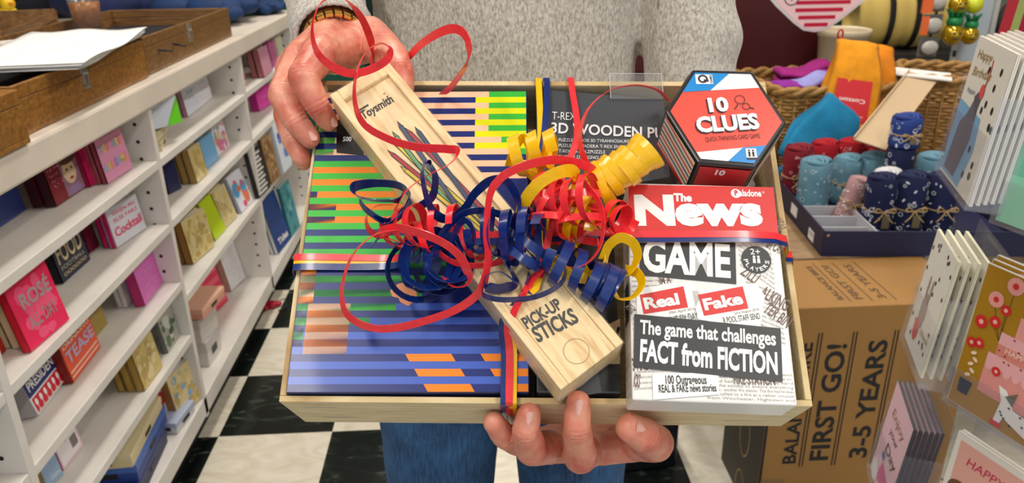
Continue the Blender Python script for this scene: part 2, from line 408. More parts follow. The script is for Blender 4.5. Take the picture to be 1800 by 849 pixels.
D('book', 'gift_book', 'hot pink book with silver ROSE lettering, front of its row', 'book', (-0.7365,1.1537,0.6310),0.1167,4.2,0.1169, .013, 1, (244, 46, 94), (214, 16, 44),
  lines([('ROSÉ', .2, .9, .56, .22, (186, 160, 164), .03), ('ALL DAY', .2, .86, .24, .2, (170, 140, 146), .02)], mottled((250, 90, 130), 26, .1, 3)), lean=9)
D('book', 'gift_book', 'cream paged book directly behind the hot pink book', 'book', (-0.7606,1.1704,0.6310),0.0344,5.2,0.0844, .016, 2, (222, 196, 160), (226, 204, 170), None, 'cream paged books', lean=9)
D('book', 'gift_book', 'yellow and red book at the left frame edge behind the hot pink one', 'book', (-0.7836,1.1252,0.6310),0.0394,3.1,0.0661, .012, 1, (226, 160, 30), (190, 40, 30),
  lines([], bars([(0, 0, 1, .4, (190, 40, 30))])))
# third shelf
D('book', 'gift_book', 'orange book titled TEASE with white stripes', 'book', (-0.7676,1.2983,0.4800),0.1369,-3.2,0.0810, .026, 1, (236, 74, 26), (122, 14, 12),
  lines([('DRINKING', .06, .94, .8, .12, (244, 214, 190), .02), ('TEASE', .06, .96, .42, .3, (190, 170, 200), .03)], bars([(.04, .08, .96, .13, (246, 200, 170)), (.04, .2, .96, .25, (246, 200, 170))])))
D('carton', 'drinking_game_box', 'white box printed PRESIDENT on blue over red with wine glasses', 'box', (-0.7766,1.1896,0.4800),0.1303,-4.0,0.0677, .036, 1, (238, 234, 234), (176, 172, 174),
  lines([('PRESIDENT', .06, .94, .62, .26, W_, .02)], glass_row), lean=12)
D('book', 'gift_book', 'orchid pink book at the right end of the middle shelf', 'book', (-0.7554,1.6201,0.4800),0.1311,-3.1,0.0934, .022, 1, (232, 110, 200), (190, 36, 110),
  scrib([(.3,.8,.55,.2),(.2,.8,.3,.08),(.2,.8,.15,.08)],(244,190,230)))
D('book', 'gift_book', 'white spined book left of the orchid pink book', 'book', (-0.7934,1.6205,0.4800),0.0674,-0.3,0.0626, .01, 2, (236, 230, 226), (226, 218, 210), None, 'white spined books')
D('book', 'gift_book', 'olive gold paperback lying in the shadow above the orange TEASE book', 'book', (-0.8050,1.4775,0.4800),0.0654,-1.4,0.0457, .012, 1, (170, 146, 60), (150, 120, 40), None)
# fourth shelf
D('book', 'gift_book', 'yellow vintage map book on the fourth shelf, nearest bay', 'book', (-0.7365,1.4936,0.3360),0.1040,1.3,0.0916, .017, 3, (216, 192, 118), (176, 136, 56), lines([], mottled(0, 40, .09, 5, MAPC)), 'yellow vintage map books', gap=.003)
D('book', 'gift_book', 'grey photo book with a green plant right of the vintage map books', 'book', (-0.7434,1.6576,0.3360),0.0888,-0.2,0.0857, .012, 1, (170, 170, 160), (120, 120, 116), lines([], mottled(0, 14, .13, 8, [(90, 120, 70), (210, 210, 206), (70, 90, 60)])))
D('book', 'gift_book', 'white card book with pink script border on the lowest visible shelf', 'book', (-0.7868,1.2292,0.3360),0.0772,1.6,0.0794, .006, 1, (240, 200, 214), (230, 120, 160),
  scrib([(.1,.55,.5,.3)],(236,120,160), bars([(.06, .06, .94, .94, (246, 238, 238)), (.6, .2, .88, .5, (150, 140, 140))])))
D('book', 'gift_book', 'pale blue book cut by the lower left frame edge', 'book', (-0.7907,1.1773,0.3360),0.0413,13.1,0.0875, .012, 1, (150, 180, 210), (214, 190, 130),
  lines([('.com', .3, .9, .1, .12, W_)]))
# bottom shelf of that bay
D('book', 'gift_book', 'white magazine with a grey shoe photo, bottom shelf', 'book', (-0.7745,1.6181,0.1450),0.0711,7.1,0.1007, .008, 1, (236, 232, 236), (220, 216, 220), lines([], mottled(0, 8, .16, 4, [(120, 120, 124), (200, 60, 80), (210, 210, 214)])))
D('book', 'gift_book', 'sand coloured map book standing at the end of the bottom shelf', 'book', (-0.7484,1.6534,0.1450),0.1108,12.2,0.1148, .03, 1, (226, 206, 150), (172, 120, 66),
  lines([], mottled(0, 40, .08, 9, MAPC+[(140, 180, 214), (120, 170, 214)])))
# --- middle bay, top shelf
def tilt_pile(name, label, cat, loc, w, d, h, a, cols, group=None, slot=True):
    r = thing(name, label, cat, rz(loc, a), group)
    b = MB(); b.box(-w/2, w/2, -d/2, d/2, 0, h); b.build('box_body', flat(cols[0], .45), r, bevel=.002)
    b = MB(); b.box(-w/2-.001, w/2+.001, -d/2-.001, d/2+.001, h*.55, h+.001); ld = b.build('lid', flat(cols[1], .45), r, bevel=.002)
    if slot:
        b = MB(); b.box(w/2+.0012, w/2+.0016, -.018, .018, h*.3, h*.6); b.build('thumb_slot', M_black, ld)
        b = MB(); b.box(-.02, .02, -d/2-.0018, -d/2-.0012, h*.3, h*.6); b.build('thumb_slot', M_black, ld)
    return r
def pile(name, desc, loc, w, d, hs, a, cols, group, names):
    z = loc[2]
    for k, h in enumerate(hs):
        tilt_pile(name, '%s, %s' % (desc, names[k]), 'box', (loc[0], loc[1], z+.0005), w, d, h, a+(.05*(-1)**k), cols[k], group, k != 1); z += h+.002
pile('gift_box', 'cream boxed set under the green and white box', (-.80, 1.875, .785), .10, .11, (.02, .02), .2, [((226, 212, 170), (214, 196, 150))]*2, 'cream boxed sets', ['lower one', 'upper one'])
D('carton', 'gift_box', 'white box with a bright green triangle standing on the cream boxes', 'box', (-.752, 1.845, .83), .085, 28, .075, .03, 1, (222, 230, 244), (160, 150, 140),
  scrib([(.1,.5,.7,.08),(.14,.45,.56,.08)],(200,190,214),tri_green))
D('book', 'gift_book', 'white blue-heart book on the far top shelf', 'book', (-0.7926,2.1864,0.7850),0.1321,-2.2,0.0857, .012, 2, (228, 232, 244), (190, 130, 150), scrib([(.3,.8,.6,.16),(.3,.7,.45,.1)],(110,170,220)), 'white books with blue hearts')
D('book', 'gift_book', 'plain white book right of the blue heart book', 'book', (-0.7985,2.3108,0.7850),0.1472,-2.9,0.0898, .008, 1, (234, 234, 242), (214, 210, 220), scrib([(.3,.7,.62,.1),(.35,.65,.4,.08)],(160,160,170)))
# second shelf
D('book', 'gift_book', 'plain dark navy book at the left of the second shelf', 'book', (-0.7925,1.9601,0.6340),0.0525,16.9,0.0798, .012, 1, (36, 42, 84), (24, 28, 60))
D('book', 'gift_book', 'tan vintage book on the second shelf beside the navy one', 'book', (-0.7485,2.0466,0.6340),0.0932,0.4,0.0919, .018, 3, (220, 196, 134), (170, 136, 76), lines([], mottled(0, 30, .1, 15, MAPC)), 'tan vintage books', gap=.002)
D('book', 'gift_book', 'sky blue book on the second shelf of the middle bay', 'book', (-0.7649,2.1855,0.6340),0.1048,1.9,0.0836, .012, 1, (120, 180, 226), (100, 150, 200))
D('book', 'gift_book', 'floral white book at the right of the second shelf', 'book', (-0.7707,2.3158,0.6340),0.1169,0.7,0.0911, .012, 1, (236, 226, 234), (220, 210, 220), lines([], mottled(0, 22, .1, 16, [(220, 110, 150), (120, 170, 190), (230, 190, 110)])))
# third shelf
D('book', 'gift_book', 'fat yellow map book at the left of the third shelf', 'book', (-0.7641,1.9584,0.4350),0.1277,9.1,0.1180, .022, 2, (226, 206, 140), (170, 120, 56), lines([], mottled(0, 50, .08, 21, MAPC)), 'fat yellow map books')
D('book', 'gift_book', 'lime green book slanting on the third shelf', 'book', (-0.7539,2.1239,0.4350),0.0948,2.5,0.1150, .012, 1, (196, 220, 30), (150, 176, 20), None, lean=16)
D('book', 'gift_book', 'pale map book right of the lime green book', 'book', (-0.7528,2.2237,0.4350),0.1028,4.5,0.1118, .014, 2, (222, 206, 154), (160, 130, 70), lines([], mottled(0, 40, .08, 22, MAPC)), 'pale map books', lean=14)
D('book', 'gift_book', 'white book with pink and blue corner spots on the third shelf', 'book', (-0.7406,2.3568,0.4350),0.1200,3.6,0.1168, .01, 1, (236, 234, 244), (190, 200, 226), lines([], mottled(0, 10, .16, 23, [(230, 90, 120), (90, 170, 220), (240, 130, 90)])), lean=16)
# bottom shelf
pile('gift_box', 'grey white carton under the peach lidded box', (-.805, 1.965, .145), .11, .10, (.075, .07), -.1, [((222, 216, 208), (206, 200, 196))]*2, 'grey white cartons', ['lower one', 'upper one'])
tilt_pile('gift_box', 'peach box with barcode lines lying on top of the white cartons', 'box', (-.80, 1.985, .296), .13, .15, .03, -.1, ((232, 164, 140), (240, 186, 160)))
D('book', 'gift_book', 'crimson striped book leaning beside the peach box', 'book', (-0.8357,2.2068,0.1450),0.1190,9.6,0.1409, .02, 1, (226, 50, 84), (180, 30, 60), lines([], plaid((240, 100, 120))), lean=12)
D('book', 'gift_book', 'white marble book with peach spine on the bottom shelf', 'book', (-0.8256,2.3929,0.1450),0.1086,10.3,0.1367, .022, 1, (232, 230, 232), (222, 160, 140), lines([], mottled(0, 12, .12, 29, [(222, 218, 222), (226, 224, 228)])), lean=10)
# --- far bay beside the hand
D('book', 'gift_book', 'rose pink book in the far top bay', 'book', (-0.7190,2.7643,0.7870),0.1361,-0.6,0.0934, .02, 2, (216, 150, 170), (160, 90, 90), None, 'rose pink books')
D('book', 'gift_book', 'mauve book right of the rose pink books', 'book', (-0.7355,2.9753,0.7870),0.1164,-1.2,0.0996, .02, 1, (206, 110, 160), (180, 90, 140))
D('book', 'gift_book', 'pale yellow book in the far top bay', 'book', (-0.7304,3.0773,0.7870),0.0956,-0.4,0.0984, .012, 1, (226, 220, 190), (200, 196, 170))
b = MB(); b.ball((0, 0, .016), .018, 0, (1, 1.2, .9)); b.ball((.004, .006, .038), .012, 1); b.ball((0, -.014, .028), .008, 1); b.ball((.002, .016, .028), .008, 1)
tag(b.build('soft_toy', [flat((226, 160, 160)), flat((220, 60, 70))], smooth=True), 'tiny pink and red soft toy at the left of the far top bay', 'toy')
bpy.data.objects['soft_toy'].location = (-.755, 2.60, .7885)
D('carton', 'gift_box', 'bright magenta box in the far bay beside the hand', 'box', (-0.7949,2.9276,0.6340),0.1491,6.6,0.0768, .03, 1, (236, 70, 180), (190, 40, 140), scrib([(.2,.8,.4,.16)],(250,170,220)))
D('book', 'gift_book', 'black and white zigzag book in the far bay', 'book', (-0.7198,2.4983,0.4350),0.1208,4.7,0.1568, .014, 1, (40, 40, 42), (30, 30, 32), lines([], bars([(.1*(k % 2)+.05, .04+.09*k, .75+.1*(k % 2), .09+.09*k, (226, 222, 214)) for k in range(10)])))
D('book', 'gift_book', 'brown pebble patterned book next to the zigzag book', 'book', (-0.7119,2.6444,0.4350),0.1062,4.6,0.1639, .012, 1, (160, 124, 84), (110, 80, 50), lines([], mottled(0, 40, .1, 31, [(190, 156, 110), (130, 96, 60)])))
D('book', 'gift_book', 'white book with blue brush marks beside the fingers', 'book', (-0.6990,2.7778,0.4350),0.1164,3.6,0.1787, .012, 1, (226, 232, 242), (200, 206, 220), lines([], mottled(0, 8, .14, 33, [(60, 90, 190), (110, 140, 210)])))
D('book', 'gift_book', 'tall deep blue book on the low shelf beside the tray', 'book', (-0.7382,2.7050,0.1450),0.1580,5.0,0.2062, .014, 2, (24, 66, 140), (226, 226, 232), lines([('Tides', .2, .9, .1, .12, W_, .03)]), 'tall deep blue books', lean=12)
D('book', 'gift_book', 'teal book behind the tray edge on the low shelf', 'book', (-0.7247,2.8744,0.1450),0.1239,4.2,0.2018, .012, 1, (60, 150, 160), (40, 110, 120), lines([], mottled(0, 16, .12, 35, [(110, 180, 186), (40, 120, 140)])))

# flat boxes lying on the bottom shelf near the frame edge
for (lab, dy, z, cs, hh) in (('long cream box with a black slot lying on the blue cartons', 0, .235, ((226, 208, 160), (232, 216, 172)), .03), ('blue patterned carton lying under the cream slotted box', .01, .19, ((40, 70, 150), (70, 110, 190)), .043), ('dark navy carton at the bottom of the flat pile', -.01, .146, ((24, 36, 80), (34, 50, 110)), .043)):
    tilt_pile('flat_carton', lab, 'box', (-.80, 1.47+dy, z), .12, .22, hh, .08, cs)
tilt_pile('flat_carton', 'pale grey carton lying on the bottom shelf by the magazine', 'box', (-.765, 1.655, .146), .07, .10, .03, -.1, ((210, 210, 214), (180, 190, 214)))
# white plush and black round bag at the left frame edge
b = MB()
for k in range(9): b.ball((.02*sin(k*2.1), .045*(k-4)*.5, .03+.012*cos(k*1.7)), .03, 0, (1, 1, .9), 12, 8)
o = tag(b.build('soft_toy', mat('white_plush', (232, 228, 222), .9, bump=.6, bscale=120), smooth=True), 'white fluffy soft toy on the shelf at the lower left corner', 'toy'); o.location = (-.79, .93, .492)
b = MB()
for k in range(7): b.ball((.015*sin(k*2.7), .04*(k-3)*.6, .03+.01*cos(k*1.3)), .032, 0, (1, 1, .8), 12, 8)
o = tag(b.build('soft_toy', mat('white_plush', (232, 228, 222)), smooth=True), 'second white soft toy, below the first at the frame corner', 'toy'); o.location = (-.79, .93, .347)

# ================================================================ things on the counter
M_case = wood('walnut_case', (146, 98, 36), (120, 74, 22), (168, 116, 50), (30, 4, 40), .45, .2, 3)
M_case2 = wood('dark_oak_case', (126, 88, 46), (102, 68, 34), (150, 110, 62), (30, 4, 40), .45, .15, 3)
M_felt = mat('dark_felt', (18, 18, 26), .95)
M_steel = mat('aged_steel', (206, 200, 190), .35, metal=.8)
def case(name, label, M, w, d, h, m, open_top=True, clasp=True):
    r = thing(name, label, 'wooden case', M)
    b = MB(); t = .009
    b.box(0, w, 0, d, 0, t); b.box(0, w, 0, t, t, h*.72); b.box(0, w, d-t, d, t, h*.72); b.box(0, t, t, d-t, t, h*.72); b.box(w-t, w, t, d-t, t, h*.72)
    b.build('case_body', m, r, bevel=.0015)
    b = MB(); b.box(0, w, 0, t, h*.73, h); b.box(0, w, d-t, d, h*.73, h); b.box(0, t, t, d-t, h*.73, h); b.box(w-t, w, t, d-t, h*.73, h)
    if not open_top: b.box(t, w-t, t, d-t, h-t, h-.002)
    b.build('case_rim', m, r, bevel=.0015)
    b = MB(); b.box(t, w-t, t, d-t, t, h*.45); b.build('felt_lining', M_felt, r)
    if clasp:
        b = MB(); x = w*.45; b.box(x-.011, x+.011, -.003, 0, h*.76, h*.95); b.box(x-.010, x-.005, -.004, 0, h*.46, h*.8); b.box(x+.005, x+.010, -.004, 0, h*.46, h*.8); b.box(x-.010, x+.010, -.004, 0, h*.40, h*.48)
        b.tube([(x-.005, -.005, h*.75), (x+.005, -.005, h*.75)], .002, 8); b.build('clasp', M_steel, r)
    return r
# fronts face the aisle: local x runs down the aisle (+Y), local y to the back (-X)
def aisle(x, y, z, a=0): return Matrix.Translation((x, y, z)) @ Matrix.Rotation(pi/2+a, 4, 'Z')
case('wooden_case', 'long open walnut case with a steel clasp, papers lying across it', aisle(-.735, 1.285, .961), .545, .30, .082, M_case)
case('wooden_case', 'open oak case lined in dark felt at the far end of the counter', aisle(-.742, 1.85, .961, .0), .69, .36, .085, M_case2)
case('wooden_case', 'walnut case cut by the left frame edge, nearest on the counter', aisle(-.705, .80, .961), .45, .28, .085, M_case, False, False)
r = thing('paper_stack', 'sheaf of crumpled white papers on the walnut case', 'papers', rz(Vector((-0.8326,1.6326,1.0480)), .12))
for k in range(4):
    b = MB(); g = []
    n = 12
    for i in range(n+1):
        for j in range(n+1):
            x = -.12+.24*i/n+.004*k; y = -.24+.44*j/n+.006*sin(k*2.); z = .002+.0035*k+.010*(max(0, j/n-.55)**1.2)*2+.003*sin(i*.9+k)*sin(j*.7)
            g.append((x, y, z))
    b.add(g, [(i*(n+1)+j, (i+1)*(n+1)+j, (i+1)*(n+1)+j+1, i*(n+1)+j+1) for i in range(n) for j in range(n)])
    o = b.build('sheet', M_paper, r, smooth=True); s_ = o.modifiers.new('s', 'SOLIDIFY'); s_.thickness = .0012
r = thing('iced_coffee', 'clear plastic cup of iced coffee with a straw on the walnut case', 'drink', (-1.0415,2.2540,1.0000))
r.location.z = 1.0005
b = MB(); b.lathe([(.026, 0), (.027, .002), (.033, .06), (.040, .125), (.041, .128), (.0395, .128), (.032, .06), (.0255, .004), (.001, .004)], 28); b.build('cup', M_cloud, r, smooth=True)
b = MB(); b.lathe([(.001, .005), (.0252, .005), (.0318, .06), (.0345, .083), (.001, .083)], 28); b.build('coffee', mat('milky_coffee', (196, 122, 34), .25, var=.3, vscale=60, rgb2=(160, 90, 20)), r, smooth=True)
b = MB(); b.tube([(-.01, 0, .03), (.01, .004, .16)], .0035, 10); b.build('straw', flat((238, 226, 210)), r, smooth=True); r.scale = (1.12, 1.12, 1.12)
r = thing('scissors', 'scissors with pale grey loop handles by the papers', 'scissors', (-0.9216,1.7599,1.0550))
for s in (-1, 1):
    b = MB(); b.tube(crom([(-.05+.03*cos(a), s*.02+.018*sin(a), 0) for a in [2*pi*i/10 for i in range(10)]], 3, True), .005, 8, closed=True); b.tube([(-.022, s*.012, 0), (.01, -s*.004, 0)], .0045, 8); b.build('handle', flat((206, 196, 182), .4), r, smooth=True)
    b = MB(); b.add([(.01, -s*.008, 0), (.09, s*.002, 0), (.01, -s*.001, 0), (.01, -s*.008, .002), (.09, s*.002, .002), (.01, -s*.001, .002)], [(0, 1, 2), (5, 4, 3), (0, 3, 4, 1), (1, 4, 5, 2), (2, 5, 3, 0)]); b.build('blade', M_steel, r)
r.rotation_euler = (0, 0, .9)
b = MB(); b.prism([(-.04, -.05), (.07, -.05), (.09, .0), (.06, .06), (-.03, .05)], 0, .012); b.box(-.02, .05, -.03, .03, .012, .02)
o = tag(b.build('blue_pouch', mat('blue_fabric', (16, 82, 196), .7, bump=.3), bevel=.005), 'bright blue folded pouch lying behind the scissors', 'pouch'); o.location = (-1.1176,2.2845,1.0100); o.location.z = 1.0
# tray of wooden slats and toys behind
r = thing('wooden_tray', 'shallow wooden tray with slatted sides at the far left of the counter', 'tray', rz((-1.45, 2.33, .962), .25))
b = MB(); b.box(-.2, .2, -.30, .30, 0, .012); b.build('base', M_case2, r)
for s in (-1, 1):
    for z in (.02, .05): b = MB(); b.box(s*.2-.006, s*.2+.006, -.3, .3, z, z+.025); b.build('slat', M_case2, r, bevel=.001)
    b = MB(); b.box(-.2, .2, s*.3-.006, s*.3+.006, .012, .08); b.build('end_board', M_case2, r, bevel=.001)
def toy(label, px, cols, r0):
    b = MB(); b.ball((0, 0, r0), r0, 0); b.ball((r0*.3, -r0*.3, r0*2.2), r0*.72, 0); b.ball((r0*.95, -r0*.75, r0*2.2), r0*.25, 1, (1, 1, .6)); b.ball((-r0*.9, 0, r0*1.3), r0*.4, 0); b.ball((r0*.6, -r0*.2, r0*2.6), r0*.12, 2)
    o = tag(b.build('toy_duck', [flat(cols[0], .3), flat(cols[1], .3), M_black], smooth=True), label, 'toy'); o.location = px; return o
toy('yellow rubber toy among the tray toys at top left', (-1.5775,2.8548,0.9750), ((240, 200, 20), (230, 120, 30)), .033)
toy('lime green rubber toy behind the yellow one', (-1.6820,3.1247,0.9750), ((120, 214, 40), (80, 160, 30)), .04)
toy('light blue rubber toy at the top left frame corner', (-1.8291,3.2749,0.9750), ((60, 160, 220), (230, 230, 230)), .038)
# dark accessories in the cases
M_gold = mat('brass_trinket', (170, 130, 60), .35, metal=.8)
for i, (lab, x, y, z, L) in enumerate((('dark sunglasses lying in the oak case, nearest end', -.80, 1.98, 1.003, .07), ('dark sunglasses lying mid oak case', -.86, 2.13, 1.003, .07), ('dark sunglasses in the walnut case beside the cup', -.93, 1.70, 1.0, .07))):
    r = thing('sunglasses', lab, 'sunglasses', rz((x, y, z), .5*i))
    for s in (-1, 1):
        b = MB(); b.lathe([(.001, 0), (.022, .001), (.024, .004), (.022, .007), (.001, .008)], 18, c=(0, s*.03, 0)); b.build('lens', mat('smoked_lens', (20, 16, 14), .1, coat=1), r, smooth=True)
        b = MB(); b.tube([(.0, s*.055, .004), (.06, s*.05, .004), (.09, s*.045, 0)], .003, 6); b.build('temple', M_black, r)
    b = MB(); b.tube([(0, -.008, .006), (0, .008, .006)], .0025, 6); b.build('bridge', M_gold, r)
# crumpled blue cloth bags and dark backdrop display behind the counter
def cloth_heap(name, label, cat, loc, sc, m, seed, n=14):
    rr = random.Random(seed); b = MB()
    for k in range(n):
        b.ball((rr.uniform(-1, 1)*sc[0]*.7, rr.uniform(-1, 1)*sc[1]*.7, sc[2]*rr.uniform(.3, .6)), sc[2]*rr.uniform(.35, .55), 0, (1.5*min(sc[0], .12)/.12, 1.3, .75), 14, 9)
    b.ball((0, 0, sc[2]*.45), 1, 0, (sc[0]*.8, sc[1]*.8, sc[2]*.45), 20, 10)
    zs = [v.z for v in b.v]; mz = min(zs)
    b.v = [Vector((v.x, v.y, v.z-mz+.006*noise.noise(v*22))) for v in b.v]
    o = tag(b.build(name, m, smooth=True), label, cat); o.location = loc; return o
M_blue = mat('royal_blue_cloth', (10, 50, 100), .8, bump=.5, bscale=40, var=.4, vscale=14)
M_navy = mat('navy_cloth', (14, 30, 80), .8, bump=.5, bscale=40, var=.4, vscale=14)
cloth_heap('blue_bag', 'crumpled royal blue cloth bag on the far end of the counter', 'bag', (-.95, 2.95, .962), (.22, .22, .10), M_blue, 3)
cloth_heap('blue_bag', 'royal blue cloth roll at the counter end by the sleeve', 'bag', (-.80, 3.22, .962), (.10, .12, .05), M_blue, 5)
cloth_heap('blue_bag', 'navy cloth bag heaped behind the oak case', 'bag', (-1.27, 3.04, .962), (.12, .2, .17), M_navy, 8)
cloth_heap('blue_bag', 'dark navy bag standing at the back of the counter behind the toys', 'bag', (-1.62, 3.2, .962), (.09, .12, .22), mat('midnight_cloth', (12, 16, 34), .85, bump=.4), 11)

# ================================================================ cardboard bike box, table, navy display tray
M_kraft = mat('kraft_cardboard', (160, 116, 58), .7, var=.08, vscale=5)
M_ink = mat('box_ink', (24, 22, 24), .6)
M_side = mat('box_side_print', (58, 52, 42), .6)
M_goldline = mat('kraft_outline', (178, 146, 96), .6)
BX, BY, BW, BD, BZ = .605, 1.365, .42, .235, .548
r = thing('bike_carton', 'large kraft carton printed FIRST GO! and 3-5 YEARS, standing on end on the floor', 'carton', (BX, BY, 0))
b = MB(); b.box(0, BW, 0, BD, 0, BZ); cbody = b.build('carton_body', M_kraft, r, bevel=.002)
b = MB(); b.box(-.0012, -.0004, .002, BD-.002, .002, BZ-.002); spn = b.build('dark_side_panel', M_side, r)
b = MB()
FM = Matrix(((0, -1, 0, 0), (0, 0, -1, -.0008), (1, 0, 0, 0), (0, 0, 0, 1)))   # local (u,v) -> (x=-v, z=u) on the front face
b.M = FM
for s_, x, u0, u1, h in (('BALANCE BIKE', .078, .165, .468, .030), ('FIRST GO!', .150, .17, .462, .042), ('3-5 YEARS', .236, .172, .468, .040)):
    txt(b, s_, (u0, -x), (u1, -x), h, 0, 0, .025)
for x in (.087, .094, .160, .167, .247, .254): b.line((.155, -x), (.49, -x), .0028)
for (o_, w_) in ((0, .006), (.012, .003)):
    b.path2([(0, -(.03+o_)), (.055-o_, -(.03+o_)), (.075-o_, -(.055+o_)), (.075-o_, -.40)], w_)
b.line((0, -.003), (.5, -.003), .006)
b.build('front_lettering', M_ink, cbody)
b = MB()
TM = Matrix(((0, -1, 0, 0), (1, 0, 0, 0), (0, 0, 1, BZ+.0007), (0, 0, 0, 1)))
b.M = TM
for s_, x, u0, u1, h in (('BALANCE BIKE', .145, .03, .20, .013), ('FIRST GO!', .185, .03, .2, .017), ('3-5 YEARS', .235, .03, .2, .017)):
    txt(b, s_, (u0, -x), (u1, -x), h, 0, 0, .02)
for x in (.155, .20, .25): b.line((.02, -x), (.215, -x), .002)
def ring(b, c, r0, w, z=0, mi=0, n=24):
    for k in range(n):
        a, d = 2*pi*k/n, 2*pi*(k+1)/n
        b.poly([(c[0]+(r0-w/2)*cos(a), c[1]+(r0-w/2)*sin(a)), (c[0]+(r0+w/2)*cos(a), c[1]+(r0+w/2)*sin(a)), (c[0]+(r0+w/2)*cos(d), c[1]+(r0+w/2)*sin(d)), (c[0]+(r0-w/2)*cos(d), c[1]+(r0-w/2)*sin(d))], z, mi)
ring(b, (.07, -.03), .026, .002); ring(b, (.07, -.03), .019, .0012); ring(b, (.15, -.03), .026, .002); ring(b, (.15, -.03), .019, .0012); b.path2([(.07, -.03), (.10, -.055), (.14, -.055), (.15, -.03)], .002); b.path2([(.14, -.055), (.15, -.075)], .002)
b.build('top_print', mat('faded_ink', (96, 70, 40), .6), cbody)
b = MB(); b.M = Matrix(((0, 0, -1, -.0016), (1, 0, 0, 0), (0, 1, 0, 0), (0, 0, 0, 1)))
# bicycle outline on the dark side panel
for c, R0 in (((.10, .17), .055), ((.10, .02), .05), ((.17, .36), .05)):
    for k in range(20):
        a, d = 2*pi*k/20, 2*pi*(k+1)/20; b.line((c[0]+R0*.55*cos(a), c[1]+R0*sin(a)), (c[0]+R0*.55*cos(d), c[1]+R0*sin(d)), .0035)
b.path2([(.13, .22), (.10, .27), (.07, .24)], .0035); b.path2([(.05, .26), (.06, .30), (.05, .34)], .005)
b.build('side_outline', M_goldline, spn)
b = MB(); b.box(.004, .06, -.0012, -.0006, .09, .125); b.build('clear_tape', film('tape', (200, 170, 120), .12, .12), r)
# small black box on the floor beside the carton
r = thing('black_box', 'small black box on the floor left of the kraft carton', 'box', rz((.40, 1.66, .001), .08))
b = MB(); b.box(-.075, .075, -.09, .09, 0, .13); b.build('box_body', mat('black_plastic', (14, 16, 22), .25), r, bevel=.004)
b = MB(); b.box(-.08, .08, -.095, .095, .13, .15); b.build('lid', mat('black_plastic', (14, 16, 22)), r, bevel=.004)

r = thing('display_table', 'low display table carrying the navy tray and the wicker baskets', 'table', (1.25, 2.2, 0))
b = MB(); b.box(-.52, .72, -.59, .40, .515, .548); b.build('tabletop', wood('table_wood', (150, 120, 84), (120, 90, 60), (170, 140, 104), (3, 20, 20)), r, bevel=.003)
for x in (-.47, .67):
    for y in (-.54, .35):
        b = MB(); b.box(x-.025, x+.025, y-.025, y+.025, 0, .515); b.build('leg', M_case2, r, bevel=.002)

M_navyc = mat('navy_display_card', (24, 26, 62), .5)
TR = rz((.795, 1.616, .549), -.10)
r = thing('display_tray', 'open navy blue cardboard display tray with white dividers holding rolled bandanas', 'display tray', TR)
w_, d_, h_ = .50, .52, .062
b = MB(); t = .004
b.box(0, w_, 0, d_, 0, t); b.box(0, w_, 0, t, t, h_); b.box(0, w_, d_-t, d_, t, h_); b.box(0, t, t, d_-t, t, h_); b.box(w_-t, w_, t, d_-t, t, h_)
b.build('tray_body', M_navyc, r, bevel=.001)
for x in (.13,):
    b = MB(); b.box(x-.0015, x+.0015, t+.001, .235, t, h_*.85); b.build('divider', flat((206, 204, 208), .6), r)
for y in (.075, .15, .225):
    b = MB(); b.box(t+.001, .1285, y-.0015, y+.0015, t, h_*.7); b.build('divider', flat((206, 204, 208), .6), r)
b = MB(); b.box(-.0008, -.0003, .20, .25, .018, .045); b.build('price_label', M_paper, r)
b = MB(); b.box(-.0008, -.0003, .06, .10, .008, .034); pl_ = b.build('price_label', M_paper, r)
b = MB(); b.M = Matrix(((0, 0, -1, -.001), (1, 0, 0, 0), (0, 1, 0, 0), (0, 0, 0, 1)))
for k in range(5): b.line((.065+.006*k, .02), (.065+.006*k, .03), .002)
b.build('barcode', M_black, pl_)
b = MB(); b.M = Matrix.Translation((.01, -.0006, h_-.01)) @ Matrix.Rotation(pi/2, 4, 'X'); b.disc((0, 0), .0035, n=10); b.build('rivet', M_goldline, r)

def paisley(b, R, h, mi, seed, n=80):
    rr = random.Random(seed)
    for k in range(n):
        a = rr.uniform(0, 2*pi); z = rr.uniform(.06, .94)*h; s_ = rr.uniform(.003, .0065)
        b.M = Matrix.Rotation(a, 4, 'Z') @ Matrix.Translation((R*1.045+.0004, 0, z)) @ Matrix.Rotation(pi/2, 4, 'Y') @ Matrix.Rotation(rr.uniform(0, 6), 4, 'Z')
        q = rr.random()
        if q < .35: ring(b, (0, 0), s_, .0016, 0, mi, 8)
        elif q < .7: b.disc((0, 0), s_*.9, s_*.45, 0, mi, 8)
        else: b.disc((0, 0), s_*.4, s_*.4, 0, mi, 6)
    b.M = Matrix.Identity(4)
M_twine = mat('jute_twine', (190, 156, 104), .9, bump=.5, bscale=200)
BAND = {'navy': ((22, 30, 74), (226, 228, 236)), 'red': ((190, 18, 34), (236, 170, 170)), 'teal': ((112, 158, 176), (222, 232, 236)), 'burgundy': ((140, 20, 40), (220, 150, 150)), 'white': ((226, 224, 226), (40, 50, 90)), 'blue': ((40, 66, 140), (226, 228, 236)), 'dusty': ((196, 150, 150), (236, 226, 220))}
